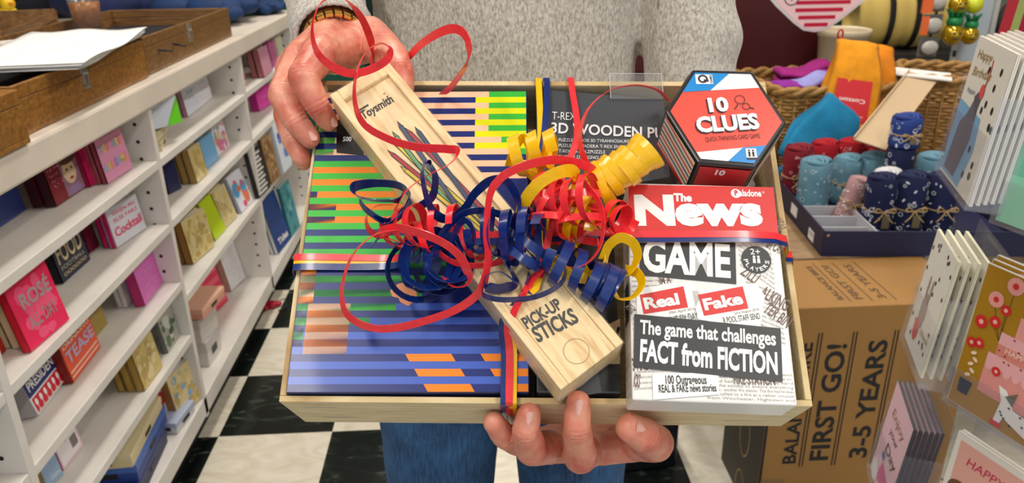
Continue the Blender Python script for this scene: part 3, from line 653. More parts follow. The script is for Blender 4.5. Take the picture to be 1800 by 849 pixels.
def bandana(label, M, R, h, kind, seed, group, twine=True, tagcard=False):
    c, c2 = BAND[kind]
    mm = mat('bandana_'+kind, c, .85, bump=.4, bscale=60, var=.15, vscale=30); pm = mat('paisley_'+kind, c2, .85)
    r = thing('rolled_bandana', label, 'bandana', M, group); rr = random.Random(seed)
    b = MB(); n = 30; prof = [(.9, 0), (1, .03), (1.02, .2), (.94, .45), (.95, .5), (1.02, .75), (1, .95), (.93, 1.0)]
    vs = []; 
    for (pr, z) in prof:
        for j in range(n):
            a = 2*pi*j/n; q = R*pr*(1+.035*sin(3*a+seed)+.025*sin(7*a+seed*2)); vs.append((q*cos(a), q*sin(a), z*h+(.004*sin(2*a+seed) if z > .9 else 0)))
    k = len(prof); fs = [(i*n+j, i*n+(j+1) % n, (i+1)*n+(j+1) % n, (i+1)*n+j) for i in range(k-1) for j in range(n)]+[tuple(range(n-1, -1, -1))]
    b.add(vs, fs)
    roll = b.build('cloth_roll', mm, r, smooth=True)
    # the spiral end of the roll
    sp = MB(); P = []; 
    for i in range(60):
        a = i*.32; P.append(((R*.93-R*.8*i/60)*cos(a), (R*.93-R*.8*i/60)*sin(a), h*.985+.003*sin(a*2)))
    sp.strip(P, [(0, 0, 1)]*60, .012, .0045); sp.lathe([(R*.9, h*.96), (R*.5, h*.965), (.001, h*.965)], 20); sp.build('rolled_edge', mm, roll, smooth=True)
    pb = MB(); paisley(pb, R, h, 0, seed); pb.build('paisley_print', pm, roll)
    if twine:
        tb = MB(); tb.tube([(R*.98*cos(a), R*.98*sin(a), h*.47+.002*sin(a)) for a in [2*pi*i/18 for i in range(18)]], .0018, 6, closed=True)
        for s_ in (-1, 1):
            tb.tube(crom([(s_*.002, -R*1.02, h*.47), (s_*.018, -R*1.25, h*.55), (s_*.024, -R*1.2, h*.48), (0, -R*1.03, h*.47)], 5), .0016, 6)
            tb.tube(crom([(0, -R*1.03, h*.47), (s_*.01, -R*1.2, h*.38), (s_*.022, -R*1.25, h*.3)], 5), .0016, 6)
        bow = tb.build('twine_bow', M_twine, r, smooth=True)
    if tagcard:
        cb_ = MB(); cb_.box(-.004, .014, -R*1.22, -R*1.2, h*.2, h*.42); cb_.build('swing_tag', mat('kraft_tag', (120, 104, 76), .7), bow)
    return r
g = 'rolled bandanas in the navy tray'
def tpos(x, y, z=.0055, tx=0, ty=0): return TR @ Matrix.Translation((x, y, z)) @ Matrix.Rotation(tx, 4, 'X') @ Matrix.Rotation(ty, 4, 'Y')
bandana('light blue bandana roll standing at the front left of the navy tray', tpos(.060, .285), .040, .140, 'teal', 2, g, False)
bandana('burgundy bandana roll at the far left, behind the light blue one', tpos(.048, .395), .038, .145, 'burgundy', 3, g)
bandana('bright red bandana roll, leftmost of the three at the back', tpos(.140, .465), .036, .14, 'red', 4, g)
bandana('bright red bandana roll, middle of the three at the back', tpos(.214, .47), .036, .142, 'red', 5, g)
bandana('bright red bandana roll, rightmost of the three at the back, tallest', tpos(.288, .47), .036, .15, 'red', 6, g)
bandana('teal bandana roll tied with loose twine in the middle of the tray', tpos(.172, .365), .036, .125, 'teal', 7, g, True, True)
bandana('dusty pink and white bandana roll leaning beside the teal one', tpos(.112, .20, .012, 0, .3), .026, .115, 'dusty', 8, g, True)
bandana('pale teal bandana roll behind the navy front row', tpos(.246, .385), .036, .125, 'teal', 9, g)
bandana('navy paisley bandana roll, leftmost of the front row', tpos(.168, .130), .035, .145, 'navy', 10, g, True, True)
bandana('navy paisley bandana roll, middle of the front row', tpos(.241, .135), .036, .148, 'navy', 11, g, True, True)
bandana('navy paisley bandana roll, right end of the front row', tpos(.316, .140), .037, .146, 'navy', 12, g)
bandana('white topped bandana roll wedged behind the navy front row', tpos(.215, .215), .034, .132, 'white', 13, g, False)
bandana('dark navy bandana roll standing tallest in the middle of the tray', tpos(.275, .295, .0055), .034, .175, 'navy', 14, g, False)
bandana('pale teal bandana roll at the back right of the tray', tpos(.40, .38), .040, .125, 'teal', 15, g)
bandana('blue bandana roll perched on top of the tallest navy roll, with twine and tag', TR @ Matrix.Translation((.275, .295, .182)), .036, .075, 'blue', 16, g, True, True)

# ---------------------------------------------------------------- wicker baskets with socks
M_wick = mat('wicker', (178, 132, 66), .55, var=.35, vscale=60, bump=.3, bscale=90)
def basket(label, M, w, d, h, seed=1, open_band=None):
    r = thing('wicker_basket', label, 'basket', M)
    def rect_path(ex, z, n=12):
        W_, D_ = w/2+ex, d/2+ex; c = .04; P = []
        for (cx, cy, a0) in ((W_-c, D_-c, 0), (-W_+c, D_-c, 90), (-W_+c, -D_+c, 180), (W_-c, -D_+c, 270)):
            for k in range(4): a = math.radians(a0+30*k); P.append((cx+c*cos(a), cy+c*sin(a)))
        Q = []
        for i in range(len(P)):
            a = Vector(P[i]); q = Vector(P[(i+1) % len(P)]); m = max(1, int((q-a).length/.018))
            for j in range(m): Q.append(a.lerp(q, j/m))
        return Q
    body = MB(); rows = int(h/.011)
    for k in range(rows):
        z = .006+k*.011; ex = -.02*(1-z/h)
        if open_band and open_band[0] < z/h < open_band[1]: continue
        Q = rect_path(ex, z)
        body.tube([(p.x+.0035*((-1)**(i+k))*(1 if abs(p.x) > abs(p.y)*w/d else 0), p.y+.0035*((-1)**(i+k))*(1 if abs(p.x) <= abs(p.y)*w/d else 0), z) for i, p in enumerate(Q)], .0058, 6, closed=True)
    body.build('woven_side', M_wick, r, smooth=True)
    st = MB(); Q = rect_path(-.0, 0)
    for i in range(0, len(Q), 2): st.tube([(Q[i].x*.94, Q[i].y*.94, 0), (Q[i].x, Q[i].y, h)], .004, 6)
    st.build('stakes', M_wick, r, smooth=True)
    rim = MB(); Q = rect_path(.002, h)
    for ph in (0, pi):
        rim.tube([(p.x+.007*cos(i*1.1+ph)*(p.x/(abs(p.x)+abs(p.y)+1e-6)), p.y+.007*cos(i*1.1+ph)*(p.y/(abs(p.x)+abs(p.y)+1e-6)), h+.008*sin(i*1.1+ph)) for i, p in enumerate(Q)], .0095, 7, closed=True)
    rim.build('braided_rim', M_wick, r, smooth=True)
    bt = MB(); bt.prism([(p.x*.93, p.y*.93) for p in Q], .002, .012); bt.build('base', M_wick, r)
    return r
basket('wicker basket full of purple and orange socks behind the navy tray', rz((1.06, 2.375, .549), .12), .37, .33, .262, 1)
basket('wicker basket with an open slatted side at the right behind the bandanas', rz((1.52, 2.36, .549), -.42), .34, .28, .275, 2, (.72, .9))

def socks(label, M, L, W, T, cols, group=None, labelcard=None, name='sock_pair'):
    r = thing(name, label, 'socks', M, group)
    for s_ in (0, 1):
        b = MB(); nu, nv = 18, 10
        z0 = s_*T*.5; g = []
        for i in range(nu+1):
            u = i/nu
            for j in range(nv):
                a = 2*pi*j/nv; wv = W/2*(1-.12*u)*(.82+.18*sin(pi*min(1, u*1.05)))
                y = wv*cos(a); z = z0+T*.27*(1+sin(a))+.006*sin(u*9+s_)+.004*sin(4*a+u*6)
                g.append((u*L, y+.006*sin(u*5+s_*2), z))
        fs = [(i*nv+j, (i+1)*nv+j, (i+1)*nv+(j+1) % nv, i*nv+(j+1) % nv) for i in range(nu) for j in range(nv)]+[tuple(range(nv)), tuple(nu*nv+j for j in range(nv-1, -1, -1))]
        mi = []
        b.add(g, fs)
        for fi in range(nu*nv):
            u = (fi//nv)/nu; b.m[fi] = 0 if len(cols) == 1 else int(u*len(cols)*.999)
        b.build('sock', [mat('knit_%d_%d_%d' % c, c, .9, bump=.6, bscale=140, var=.2, vscale=30) for c in cols], r, smooth=True)
    if labelcard:
        b = MB(); b.box(L*.22, L*.62, -W*.30, W*.30, T*1.06, T*1.09); lb_ = b.build('paper_label', flat((206, 22, 34), .5), r)
        b = MB(); b.M = Matrix.Translation((0, 0, T*1.09+.0006)) @ Matrix.Translation((L*.34, -W*.22, 0)) @ Matrix.Rotation(pi/2, 4, 'Z')
        txt(b, labelcard, (0, -L*.1), (W*.44, -L*.1), .012, 0, 0, .02); b.line((0, .02), (W*.4, .02), .0015); b.build('label_print', flat((244, 214, 206), .6), lb_)
    return r
def eul(loc, x, y, z): return Matrix.Translation(loc) @ Matrix.Rotation(z, 4, 'Z') @ Matrix.Rotation(y, 4, 'Y') @ Matrix.Rotation(x, 4, 'X')
PUR, LIL, SAL = (150, 40, 160), (160, 160, 226), (244, 110, 100)
socks('purple and lilac socks lying on the left of the sock basket', eul((0.915, 2.295, 0.765), 0, -.1, .35), .24, .09, .05, [PUR, LIL, LIL, PUR])
socks('magenta socks peeking out at the back of the sock basket', eul((0.985, 2.465, 0.775), .2, -.15, .1), .18, .08, .05, [(170, 30, 130)])
socks('salmon pink socks in the middle of the sock basket', eul((0.995, 2.235, 0.750), 0, -.08, .1), .2, .09, .05, [(240, 70, 110), SAL, SAL])
socks('dark violet socks at the left rim of the sock basket', eul((0.905, 2.405, 0.750), 0, 0, -.5), .16, .07, .05, [(96, 20, 90)])
socks('orange socks with a red paper label standing up in the basket', frame((1.068, 2.16, .655), (.18, .35, .9), (-.9, .15, .1)), .30, .165, .05, [(246, 160, 20)], None, 'Cotton')
socks('second pair of orange socks tucked behind the labelled ones', frame((1.15, 2.225, .645), (.2, .35, .9), (-.9, .15, .1)), .29, .15, .05, [(238, 140, 16)])
socks('bright blue socks hanging over the front of the basket above the red bandanas', frame((.925, 2.11, .605), (.55, .28, .62), (-.7, .15, .62)), .22, .19, .05, [(16, 130, 176)])
socks('second blue socks folded below the first at the basket front', frame((0.875, 2.120, 0.570), (.8, .1, .25), (-.1, .1, .9)), .16, .09, .04, [(14, 120, 166)])
p_, q_, r_ = Vector((1.0048,1.9569,0.7299)), Vector((1.3140,2.2906,0.8423)), Vector((1.3407,2.2147,0.8185))
b = MB(); L1, L2 = (q_-p_).length, (r_-q_).length; b.box(0, L1, 0, L2, -.003, 0); b.box(-.0, L1, -.002, .002, -.01, -.003)
o = tag(b.build('cardboard_divider', mat('tan_card', (196, 170, 134), .7)), 'plain tan cardboard sheet leaning between the two baskets', 'cardboard'); o.matrix_world = frame(p_, q_-p_, r_-q_)
b = MB(); b.box(-.10, .10, -.06, .06, 0, .003); b.box(-.098, .10, -.058, .058, .003, .005)
o = tag(b.build('white_card', M_paper), 'white card lying across the top of the right basket', 'card'); o.matrix_world = eul((1.3379,2.2997,0.8350), 0, .06, -.5)
r = thing('price_stick', 'thin red loop stick standing up among the socks', 'stick', (1.1633,2.4500,0.8451))
b = MB(); b.tube(crom([(0, 0, 0), (.002, 0, .04), (0, 0, .08)], 5), .004, 6); b.tube([(.008*cos(a), 0, .092+.014*sin(a)) for a in [2*pi*i/10 for i in range(10)]], .003, 6, closed=True); b.build('loop', flat((230, 40, 60)), r, smooth=True)
r = thing('planter', 'cream plastic bucket standing behind the sock basket', 'bucket', (1.42, 2.96, .58))
b = MB(); b.lathe([(q_[0]*.75, q_[1]*1.19) for q_ in [(.09, 0), (.092, .004), (.122, .235), (.128, .237), (.130, .255), (.126, .258), (.12, .25), (.088, .008), (.001, .008)]], 32); b.build('pot', mat('cream_plastic', (216, 198, 166), .4), r, smooth=True)
b = MB(); b.box(1.2, 2.6, 2.80, 3.08, .545, .578); b.box(1.2, 2.6, 2.82, 3.04, 0, .545)
tag(b.build('low_counter', mat('grey_counter', (120, 116, 104), .5), bevel=.003), 'grey low counter behind the baskets', 'counter')
# bib hanging
r = thing('hanging_bib', 'white edged bib with red stripes hanging upside at the top of the frame', 'bib', (1.0664,2.4200,0.9481))
def bibshape(k):
    return [(x*k*1.2, z*k+(.003 if k < 1 else 0)) for x, z in ((0, 0), (.03, .006), (.06, .03), (.115, .085), (.15, .13), (.17, .2), (.16, .3), (-.16, .3), (-.17, .2), (-.15, .13), (-.11, .08), (-.06, .03), (-.03, .006))]
def up2(b): b.M = Matrix(((1, 0, 0, 0), (0, 0, -1, 0), (0, 1, 0, 0), (0, 0, 0, 1)))
b = MB(); up2(b); b.prism(bibshape(1.0), -.004, 0); b.build('bib_cloth', mat('bib_cloth', (226, 222, 220), .9, bump=.3), r, bevel=.002)
b = MB(); up2(b); b.prism([(x*.9, z*.9+.008) for x, z in bibshape(1)], 0, .0012); b.build('bib_panel', mat('bib_pink', (244, 206, 206), .9), r)
b = MB(); up2(b)
for k in range(7):
    z = .018+k*.022; w1 = min(.13, .02+z*.95); x0 = max(-w1, -.055+.0-.0*z)*1.0
    b.rect(max(-w1, -.07), z, w1, z+.011, .0018)
b.build('red_stripes', mat('bib_red', (196, 20, 60), .9), r)
b = MB(); up2(b); ring(b, (-.085, .105), .022, .003, .002); b.path2([(-.097, .105), (-.085, .115), (-.073, .105)], .003, .002); b.path2([(-.085, .115), (-.085, .095)], .003, .002)
b.build('bib_emblem', mat('bib_ink', (50, 46, 50), .9), r)
# bag shelf, yellow bags with dark straps
r = thing('bag_shelf', 'dark shelf carrying the yellow strapped bag at the back', 'shelf', (2.0, 3.32, 0))
b = MB(); b.box(-.42, .5, -.18, .2, .72, .755); b.build('board', mat('dark_shelf', (40, 36, 34), .5), r)
b = MB(); b.box(-.40, -.36, -.15, .15, 0, .72); b.box(.44, .48, -.15, .15, 0, .72); b.box(-.36, .44, .12, .15, .3, .36); b.build('stand', mat('grey_metal', (130, 128, 120), .5), r)
r = thing('yellow_bag', 'pale yellow bag with black straps on the back shelf', 'bag', (1.7909,3.3000,0.7325)); r.location.z = .757
b = MB(); n, mm_ = 24, 12; g = []
for i in range(n+1):
    for j in range(mm_):
        x = -.19+.38*i/n; a = 2*pi*j/mm_; s_ = 1-.12*abs(2*i/n-1)**3+.03*sin(i*1.3)
        g.append((x, .09*s_*cos(a), .13+.13*s_*sin(a)*(1+.04*sin(i*.8))))
b.add(g, [(i*mm_+j, (i+1)*mm_+j, (i+1)*mm_+(j+1) % mm_, i*mm_+(j+1) % mm_) for i in range(n) for j in range(mm_)]+[tuple(range(mm_-1, -1, -1)), tuple(n*mm_+j for j in range(mm_))])
b.build('bag_body', mat('yellow_canvas', (214, 184, 100), .8, bump=.4, bscale=30), r, smooth=True)
for x in (-.06, .05, .12):
    b = MB(); b.strip([(x, -.096*cos(a)*1.03, .13+.134*sin(a)) for a in [-1.4+2.8*i/12 for i in range(13)]], [(1, 0, 0)]*13, .022 if x < .1 else .01, .004); b.build('strap', M_black, r)
# pillow beside
b = MB(); b.ball((0, 0, .1), .1, 0, (.9, .6, 1)); o = tag(b.build('dark_bag', mat('charcoal_canvas', (44, 40, 40), .8), smooth=True), 'dark bag at the right end of the back shelf', 'bag'); o.location = (2.33, 3.3, .757)

# ---------------------------------------------------------------- tall clear hanging racks with trinkets behind the cards
M_clear2 = film('rack_plastic', (200, 206, 204), .2, .35, .15)
for i, (px, lab) in enumerate((((1.76, 2.70), 'tall perforated clear plastic strip rack, left one'), ((1.98, 2.70), 'tall perforated clear plastic strip rack, right one'))):
    r = thing('strip_rack', lab+', behind the baskets', 'rack', rz((*px, 0), -.3))
    b = MB(); b.box(-.06, -.045, -.01, .01, .0, 1.25); b.box(.045, .06, -.01, .01, .0, 1.25); b.build('rail', flat((176, 176, 170), .35), r)
    b = MB(); b.box(-.045, .045, -.002, .002, .3, 1.25); b.build('panel', M_clear2, r)
    b = MB()
    for k in range(16): b.box(-.0585, -.0465, -.0112, -.0102, .5+.045*k, .522+.045*k)
    b.build('slots', M_black, r)
    b = MB(); b.box(-.09, .09, -.06, .06, 0, .02); b.build('base', flat((90, 90, 90)), r, bevel=.003)
def pineapple(label, loc, s_=1.):
    r = thing('pineapple_ornament', label, 'ornament', loc)
    b = MB(); b.ball((0, 0, 0), .035*s_, 0, (1, 1, 1.05), 20, 14); fr = b.build('fruit', mat('gold_glass', (196, 160, 20), .12, metal=.6, coat=.5), r, smooth=True)
    b = MB(); b.lathe([(.022*s_, .028*s_), (.026*s_, .04*s_), (.022*s_, .055*s_), (.001, .056*s_)], 14)
    for k in range(7):
        a = 2*pi*k/7; b.tube([(.012*s_*cos(a), .012*s_*sin(a), .05*s_), (.022*s_*cos(a), .022*s_*sin(a), .072*s_), (.034*s_*cos(a), .034*s_*sin(a), .085*s_)], [.006*s_, .005*s_, .001], 6)
    b.build('leaf_crown', mat('green_leaf', (16, 130, 70), .4), r, smooth=True)
    b = MB()
    for x in (-.01, .01): b.ball((x*s_-.004, -.034*s_, .006), .004*s_, 0)
    b.tube([(-.012*s_-.004, -.034*s_, -.008*s_), (-.004, -.0365*s_, -.013*s_), (.004*s_, -.034*s_, -.008*s_)], .002*s_, 6); b.build('face', M_black, fr, smooth=True)
    b = MB(); b.tube([(0, 0, .055*s_), (0, 0, .13*s_)], .001, 5); b.build('hanger', M_steel, r)
    return r
pineapple('gold pineapple ornament with a green crown, left of the pair', (1.6386,2.6300,0.9040))
pineapple('gold pineapple ornament right of the pair, nearer the cards', (1.6994,2.6300,0.8989), .85)
pineapple('gold ornament above the pineapple pair at the top of the frame', (1.6403,2.6300,1.0007), .9)
b = MB(); b.ball((0, 0, 0), .03, 0); b.lathe([(.012, .026), (.014, .04), (.001, .041)], 12); o = tag(b.build('bauble', mat('lime_glass', (210, 214, 30), .15, coat=.6), smooth=True), 'lime yellow bauble at the top of the frame beside the ornaments', 'ornament'); o.location = (1.6936,2.6300,0.9996)
for k in range(6):
    p = Vector((1.5680,2.6300,0.9800))-Vector((0, 0, .075*k-.03))
    r = thing('trinket_pack', 'small clear trinket pack hanging in a column, %s' % ('topmost', 'second from the top', 'third from the top', 'fourth from the top', 'fifth from the top', 'lowest')[k], 'trinket', p, 'trinket packs in a column')
    b = MB(); b.ball((0, 0, 0), .03, 0, (1, .4, .8)); b.build('blister', mat('pearl_plastic', (196, 192, 184), .2), r, smooth=True)
    b = MB(); b.box(-.035, .035, .0135, .0145, -.032, .034); b.build('backing_card', flat((110, 106, 104)), r)
b = MB(); b.box(-.018, .018, -.004, .004, -.02, .04); b.box(-.013, .013, -.006, -.004, -.09, -.03)
o = tag(b.build('orange_tag', flat((240, 110, 50))), 'orange hanging tags above the trinket column', 'tag'); o.location = (1.5161,2.6000,0.9986)

# ================================================================ greeting card spinner on the right
eL = Vector((-.3256, -.9455, 0)); nLv = Vector((-.9455, .3256, 0)); eR = Vector((.284, -.9588, 0)); nRv = Vector((-.9588, -.284, 0))
sp_c = Vector((.93, .86, 0))
r = thing('card_spinner', 'clear acrylic greeting card spinner on a white post at the right frame edge', 'card rack', sp_c)
b = MB(); b.tube([(0, 0, .03), (0, 0, 1.7)], .03, 20); b.build('post', flat((220, 216, 220), .35), r, smooth=True)
b = MB(); b.lathe([(.22, 0), (.22, .015), (.06, .035), (.03, .05)], 40); b.build('base', flat((200, 196, 200), .35), r, smooth=True)
M_ac = film('acrylic', (206, 200, 214), .07, .05, .06)
tilt = math.radians(5)
def cframe(p, e, n, a=tilt):
    up = Vector((0, 0, 1))*cos(a)-n*sin(a); return frame(p, e, up)
def gcard(name, label, M, w, h, col, paint=None, group=None, th=.0016, side=(236, 230, 220)):
    r = thing(name, label, 'greeting card', M, group)
    b = MB(); b.box(0, w, 0, h, -th, 0); b.box(0, w, 0, h, -th*2.2, -th*1.2)
    b.build('folded_card', flat(side, .5), r)
    b = MB(); b.rect(.0008, .0008, w-.0008, h-.0008, .0003)
    cf = b.build('card_front', flat(col, .4), r)
    if paint:
        b = MB(); ms = paint(b, w, h); b.build('card_print', ms, cf)
    return r
def P(fn):
    def f(b, w, h):
        ms = []
        def mi(c):
            m = flat(c, .4)
            if m not in ms: ms.append(m)
            return ms.index(m)
        fn(b, w, h, mi); return ms
    return f
def dots(b, w, h, mi, c, n, seed, x0=0, x1=1, y0=0, y1=1, rx=.014, ry=.03, z=.0006):
    rr = random.Random(seed)
    for k in range(n): b.disc(((x0+(x1-x0)*rr.random())*w, (y0+(y1-y0)*rr.random())*h), rx*w, ry*h*.7, z+.00001*k, mi(c), 10, -.3)
@P
def hippo(b, w, h, mi):
    b.poly([(.0, .02*h), (.60*w, .02*h), (.72*w, .3*h), (.66*w, .52*h), (.0, .55*h)], .0004, mi((130, 176, 214)))
    b.poly([(.1*w, .05*h), (.42*w, .05*h), (.55*w, .35*h), (.5*w, .62*h), (.4*w, .66*h), (.3*w, .5*h), (.16*w, .4*h)], .0006, mi((110, 106, 116)))
    b.poly([(.35*w, .62*h), (.55*w, .74*h), (.5*w, .5*h)], .0007, mi((96, 92, 102))); b.path2([(.5*w, .66*h), (.56*w, .8*h), (.54*w, .9*h)], .02*w, .0008, mi((214, 60, 60)))
    b.disc((.5*w, .68*h), .06*w, .05*h, .0009, mi((224, 90, 90)))
    dots(b, w, h, mi, (40, 38, 34), 14, 3, .5, .96, .1, .97, .026, .040)
    txt(b, 'Happy', (.12*w, .86*h), (.5*w, .88*h), .06*h, mi((170, 140, 70)), .001, .0, .3); txt(b, 'Birthday', (.12*w, .74*h), (.6*w, .77*h), .06*h, mi((170, 140, 70)), .001, 0, .3)
    txt(b, 'hippo', (.12*w, .62*h), (.34*w, .63*h), .035*h, mi((70, 90, 130)), .001, 0, .3)
@P
def bunny(b, w, h, mi):
    dots(b, w, h, mi, (40, 36, 34), 26, 5, .06, .94, .05, .97, .024, .028)
    b.disc((.4*w, .38*h), .12*w, .16*h, .0009, mi((170, 150, 146))); b.disc((.33*w, .58*h), .03*w, .1*h, .0009, mi((170, 150, 146))); b.disc((.47*w, .58*h), .03*w, .1*h, .0009, mi((170, 150, 146)))
    b.disc((.34*w, .2*h), .1*w, .1*h, .001, mi((220, 60, 60)))
    txt(b, 'Thank', (.5*w, .22*h), (.9*w, .24*h), .05*h, mi((180, 150, 90)), .001, 0, .3)
@P
def enjoy(b, w, h, mi):
    txt(b, 'Enjoy', (.2*w, .72*h), (.8*w, .74*h), .09*h, mi((176, 120, 90)), .0008, .0, .3); txt(b, 'your', (.3*w, .58*h), (.7*w, .6*h), .07*h, mi((90, 60, 70)), .0008, 0, .3); txt(b, 'Day', (.34*w, .40*h), (.84*w, .43*h), .1*h, mi((90, 60, 60)), .0008, .01, .3)
    b.poly([(.3*w, .08*h), (.75*w, .16*h), (.78*w, .26*h), (.4*w, .3*h)], .0008, mi((222, 70, 150))); b.disc((.36*w, .34*h), .07*w, .04*h, .001, mi((60, 120, 190))); b.disc((.2*w, .1*h), .16*w, .1*h, .001, mi((240, 236, 240)))
@P
def cake(b, w, h, mi):
    pk, dp, rd, wh = (236, 160, 150), (224, 136, 122), (214, 44, 40), (246, 240, 234)
    Bq = lambda x0, y0, x1, y1, c, z=.0006: b.rect(x0*w, y0*h, x1*w, y1*h, z, mi(c))
    Bq(.42, .62, 1.05/1.06, .76, pk); Bq(.3, .42, .99, .62, dp); Bq(.24, .18, .99, .44, (230, 150, 140)); Bq(.3, .54, .99, .62, (240, 176, 176), .0007); Bq(.24, .38, .99, .46, (240, 176, 176), .0007)
    for k in range(9): b.disc(((.28+.085*k)*w, .38*h), .035*w, .035*h, .0008, mi((240, 176, 176)))
    dots(b, w, h, mi, (150, 40, 60), 24, 4, .28, .97, .42, .62, .012, .008, .001)
    txt(b, 'HAPPY BIRTHDAY', (.38*w, .50*h), (.98*w, .50*h), .035*h, mi((246, 206, 190)), .0011, .02)
    for (x, y, q) in ((.30, .93, .065), (.17, .80, .06), (.28, .76, .04), (.10, .62, .05), (.22, .66, .045), (.07, .46, .04), (.14, .48, .04), (.36, .36, .035)):
        b.disc((x*w, y*h), q*w*1.2, q*w*1.2, .0012, mi(pk if q > .055 else rd), 12); b.disc((x*w, y*h), q*w*.45, q*w*.45, .0013, mi(rd if q > .055 else (250, 190, 170)), 8)
        b.line((x*w, y*h-q*w), (.3*w, .55*h), .006*w, .0005, mi((60, 60, 40))) if x > .15 and q > .0 and y > .6 else None
    for k in range(5): b.disc(((.12+.03*(k % 2))*w, (.24+.04*k)*h), .03*w, .012*h, .0011, mi((244, 220, 190)), 8, .5*(-1)**k)
    b.poly([(.07*w, .1*h), (.17*w, .1*h), (.19*w, .2*h), (.06*w, .2*h)], .0012, mi((24, 28, 44)))
    # spotted dogs
    b.poly([(.7*w, .78*h), (.74*w, .76*h), (.86*w, .76*h), (.94*w, .8*h), (.94*w, .95*h), (.8*w, .96*h), (.72*w, .9*h), (.6*w, .97*h), (.56*w, .95*h), (.68*w, .86*h)], .0013, mi(wh)); dots(b, w, h, mi, K_, 10, 8, .72, .92, .78, .94, .012, .012, .0015)
    b.rect(.70*w, .74*h, .78*w, .78*h, .0016, mi(rd))
    b.poly([(.46*w, .05*h), (.52*w, .05*h), (.54*w, .1*h), (.9*w, .02*h), (.98*w, .02*h), (.98*w, .16*h), (.6*w, .18*h), (.5*w, .28*h), (.42*w, .29*h), (.48*w, .2*h)], .0014, mi(wh)); dots(b, w, h, mi, K_, 14, 9, .5, .96, .06, .2, .012, .01, .0017)
    b.poly([(.5*w, .24*h), (.6*w, .3*h), (.58*w, .2*h)], .0015, mi((110, 110, 90))); b.rect(.44*w, .02*h, .54*w, .055*h, .0016, mi(rd))
@P
def bears(b, w, h, mi):
    b.rect(0, 0, .28*w, .3*h, .0005, mi((150, 226, 190)))
    for (x, y, c, q) in ((.5, .34, (226, 178, 100), .2), (.62, .62, (170, 110, 60), .15), (.75, .85, (206, 150, 80), .15)):
        b.disc((x*w, y*h), q*w*1.3, q*w*.9, .0007, mi(c)); b.disc((x*w+q*w*1.1, y*h+q*w*.5), q*w*.55, q*w*.5, .0008, mi(c)); b.rect((x-q)*w, y*h-q*w*1.5, (x-q*.5)*w, y*h, .0007, mi(c)); b.rect((x+q*.3)*w, y*h-q*w*1.5, (x+q*.8)*w, y*h, .0007, mi(c))
    txt(b, 'HAPPY', (.34*w, .08*h), (1.0*w, .08*h), .1*h, mi((236, 244, 236)), .001)
@P
def bday(b, w, h, mi):
    b.poly([(.07*w, .05*h), (.95*w, .04*h), (.94*w, .94*h), (.05*w, .93*h)], .0005, mi((240, 178, 160)))
    txt(b, 'HAPPY', (.16*w, .72*h), (.52*w, .72*h), .09*h, mi((214, 40, 90)), .0009, 0, .15); txt(b, 'BIRTHDAY', (.56*w, .70*h), (1.0*w*.97, .70*h), .09*h, mi((60, 44, 44)), .0009, 0, .15)
    b.disc((.16*w, .42*h), .11*w, .1*h, .0009, mi((120, 80, 50))); b.disc((.16*w, .40*h), .08*w, .07*h, .001, mi((240, 230, 220))); b.disc((.16*w, .4*h), .02*w, .02*h, .0011, mi(K_))
@P
def redcard(b, w, h, mi): b.rect(.3*w, 0, .5*w, h, .0005, mi((170, 190, 110))); b.rect(.5*w, 0, w, h, .0005, mi((176, 30, 60))); b.disc((.14*w, .7*h), .16*w, .1*h, .0006, mi((244, 220, 210)))
def stack(n, name, desc, p, e, nv, w, h, col, paint, group, step=.0065, side=(236, 230, 220), drop=.0, fan=0.):
    M0 = cframe(p, e, nv); out = [gcard(name, desc+', front card', M0, w, h, col, paint, group if n > 1 else None, side=side)]
    for k in range(1, n):
        q = Vector(p)-nv*step*k+Vector((0, 0, drop*k))-e*fan*k
        out.append(copy_thing(out[0], cframe(q, e, nv), desc+', '+('second card from the front', 'third card', 'fourth card', 'fifth card', 'sixth card', 'rearmost card')[min(k-1, 5)]))
    return out
def pocket(p, e, nv, w, h, d):
    """clear front, floor and ends of one spinner pocket"""
    M = frame(Vector(p)+nv*.004-e*.004-Vector((0, 0, .004)), e, Vector((0, 0, 1))*cos(tilt)-nv*sin(tilt))
    b = MB(); b.M = Matrix.Translation(-sp_c) @ M
    b.box(0, w+.008, 0, h, 0, .0015); b.box(0, w+.008, 0, .0015, -d, 0); b.box(0, .0015, .0015, h*1.5, -d, 0); b.box(w+.0065, w+.008, .0015, h*1.5, -d, 0); b.box(0, w+.008, 0, .19, -d-.0015, -d)
    return b.build('pocket', M_ac, bpy.data.objects['card_spinner'])
pts = dict(hip=Vector((0.5986,0.9318,0.9732)), bun=Vector((0.6013,0.9397,0.7238)), enj=Vector((0.6166,0.9839,0.4605)), och=Vector((0.5761,0.7896,0.7200)), grn=Vector((0.5784,0.7818,0.9597)), bd=Vector((0.5809,0.7736,0.5560)))
LW = .132
stack(6, 'greeting_card', 'hippo birthday card in the upper left pocket of the spinner', pts['hip'], eL, nLv, .15, .168, (236, 230, 218), hippo, 'hippo cards', .007, drop=.0015)
stack(4, 'greeting_card', 'spotted bunny card in the middle left pocket of the spinner', pts['bun'], eL, nLv, .115, .165, (238, 234, 224), bunny, 'bunny cards', .011, (240, 234, 206))
stack(6, 'greeting_card', 'pink Enjoy your Day card with grey envelopes, lower left pocket', pts['enj'], eL, nLv, .13, .165, (238, 196, 208), enjoy, 'pink Enjoy cards', .007, (66, 68, 72))
stack(3, 'greeting_card', 'ochre birthday cake card with spotted dogs', pts['och'], eR, nRv, .135, .182, (176, 128, 20), cake, 'ochre cake cards', .006, drop=.004)
stack(3, 'greeting_card', 'mint green bear card at the right frame edge', pts['grn'], eR, nRv, .125, .178, (120, 208, 170), bears, 'mint bear cards', .006)
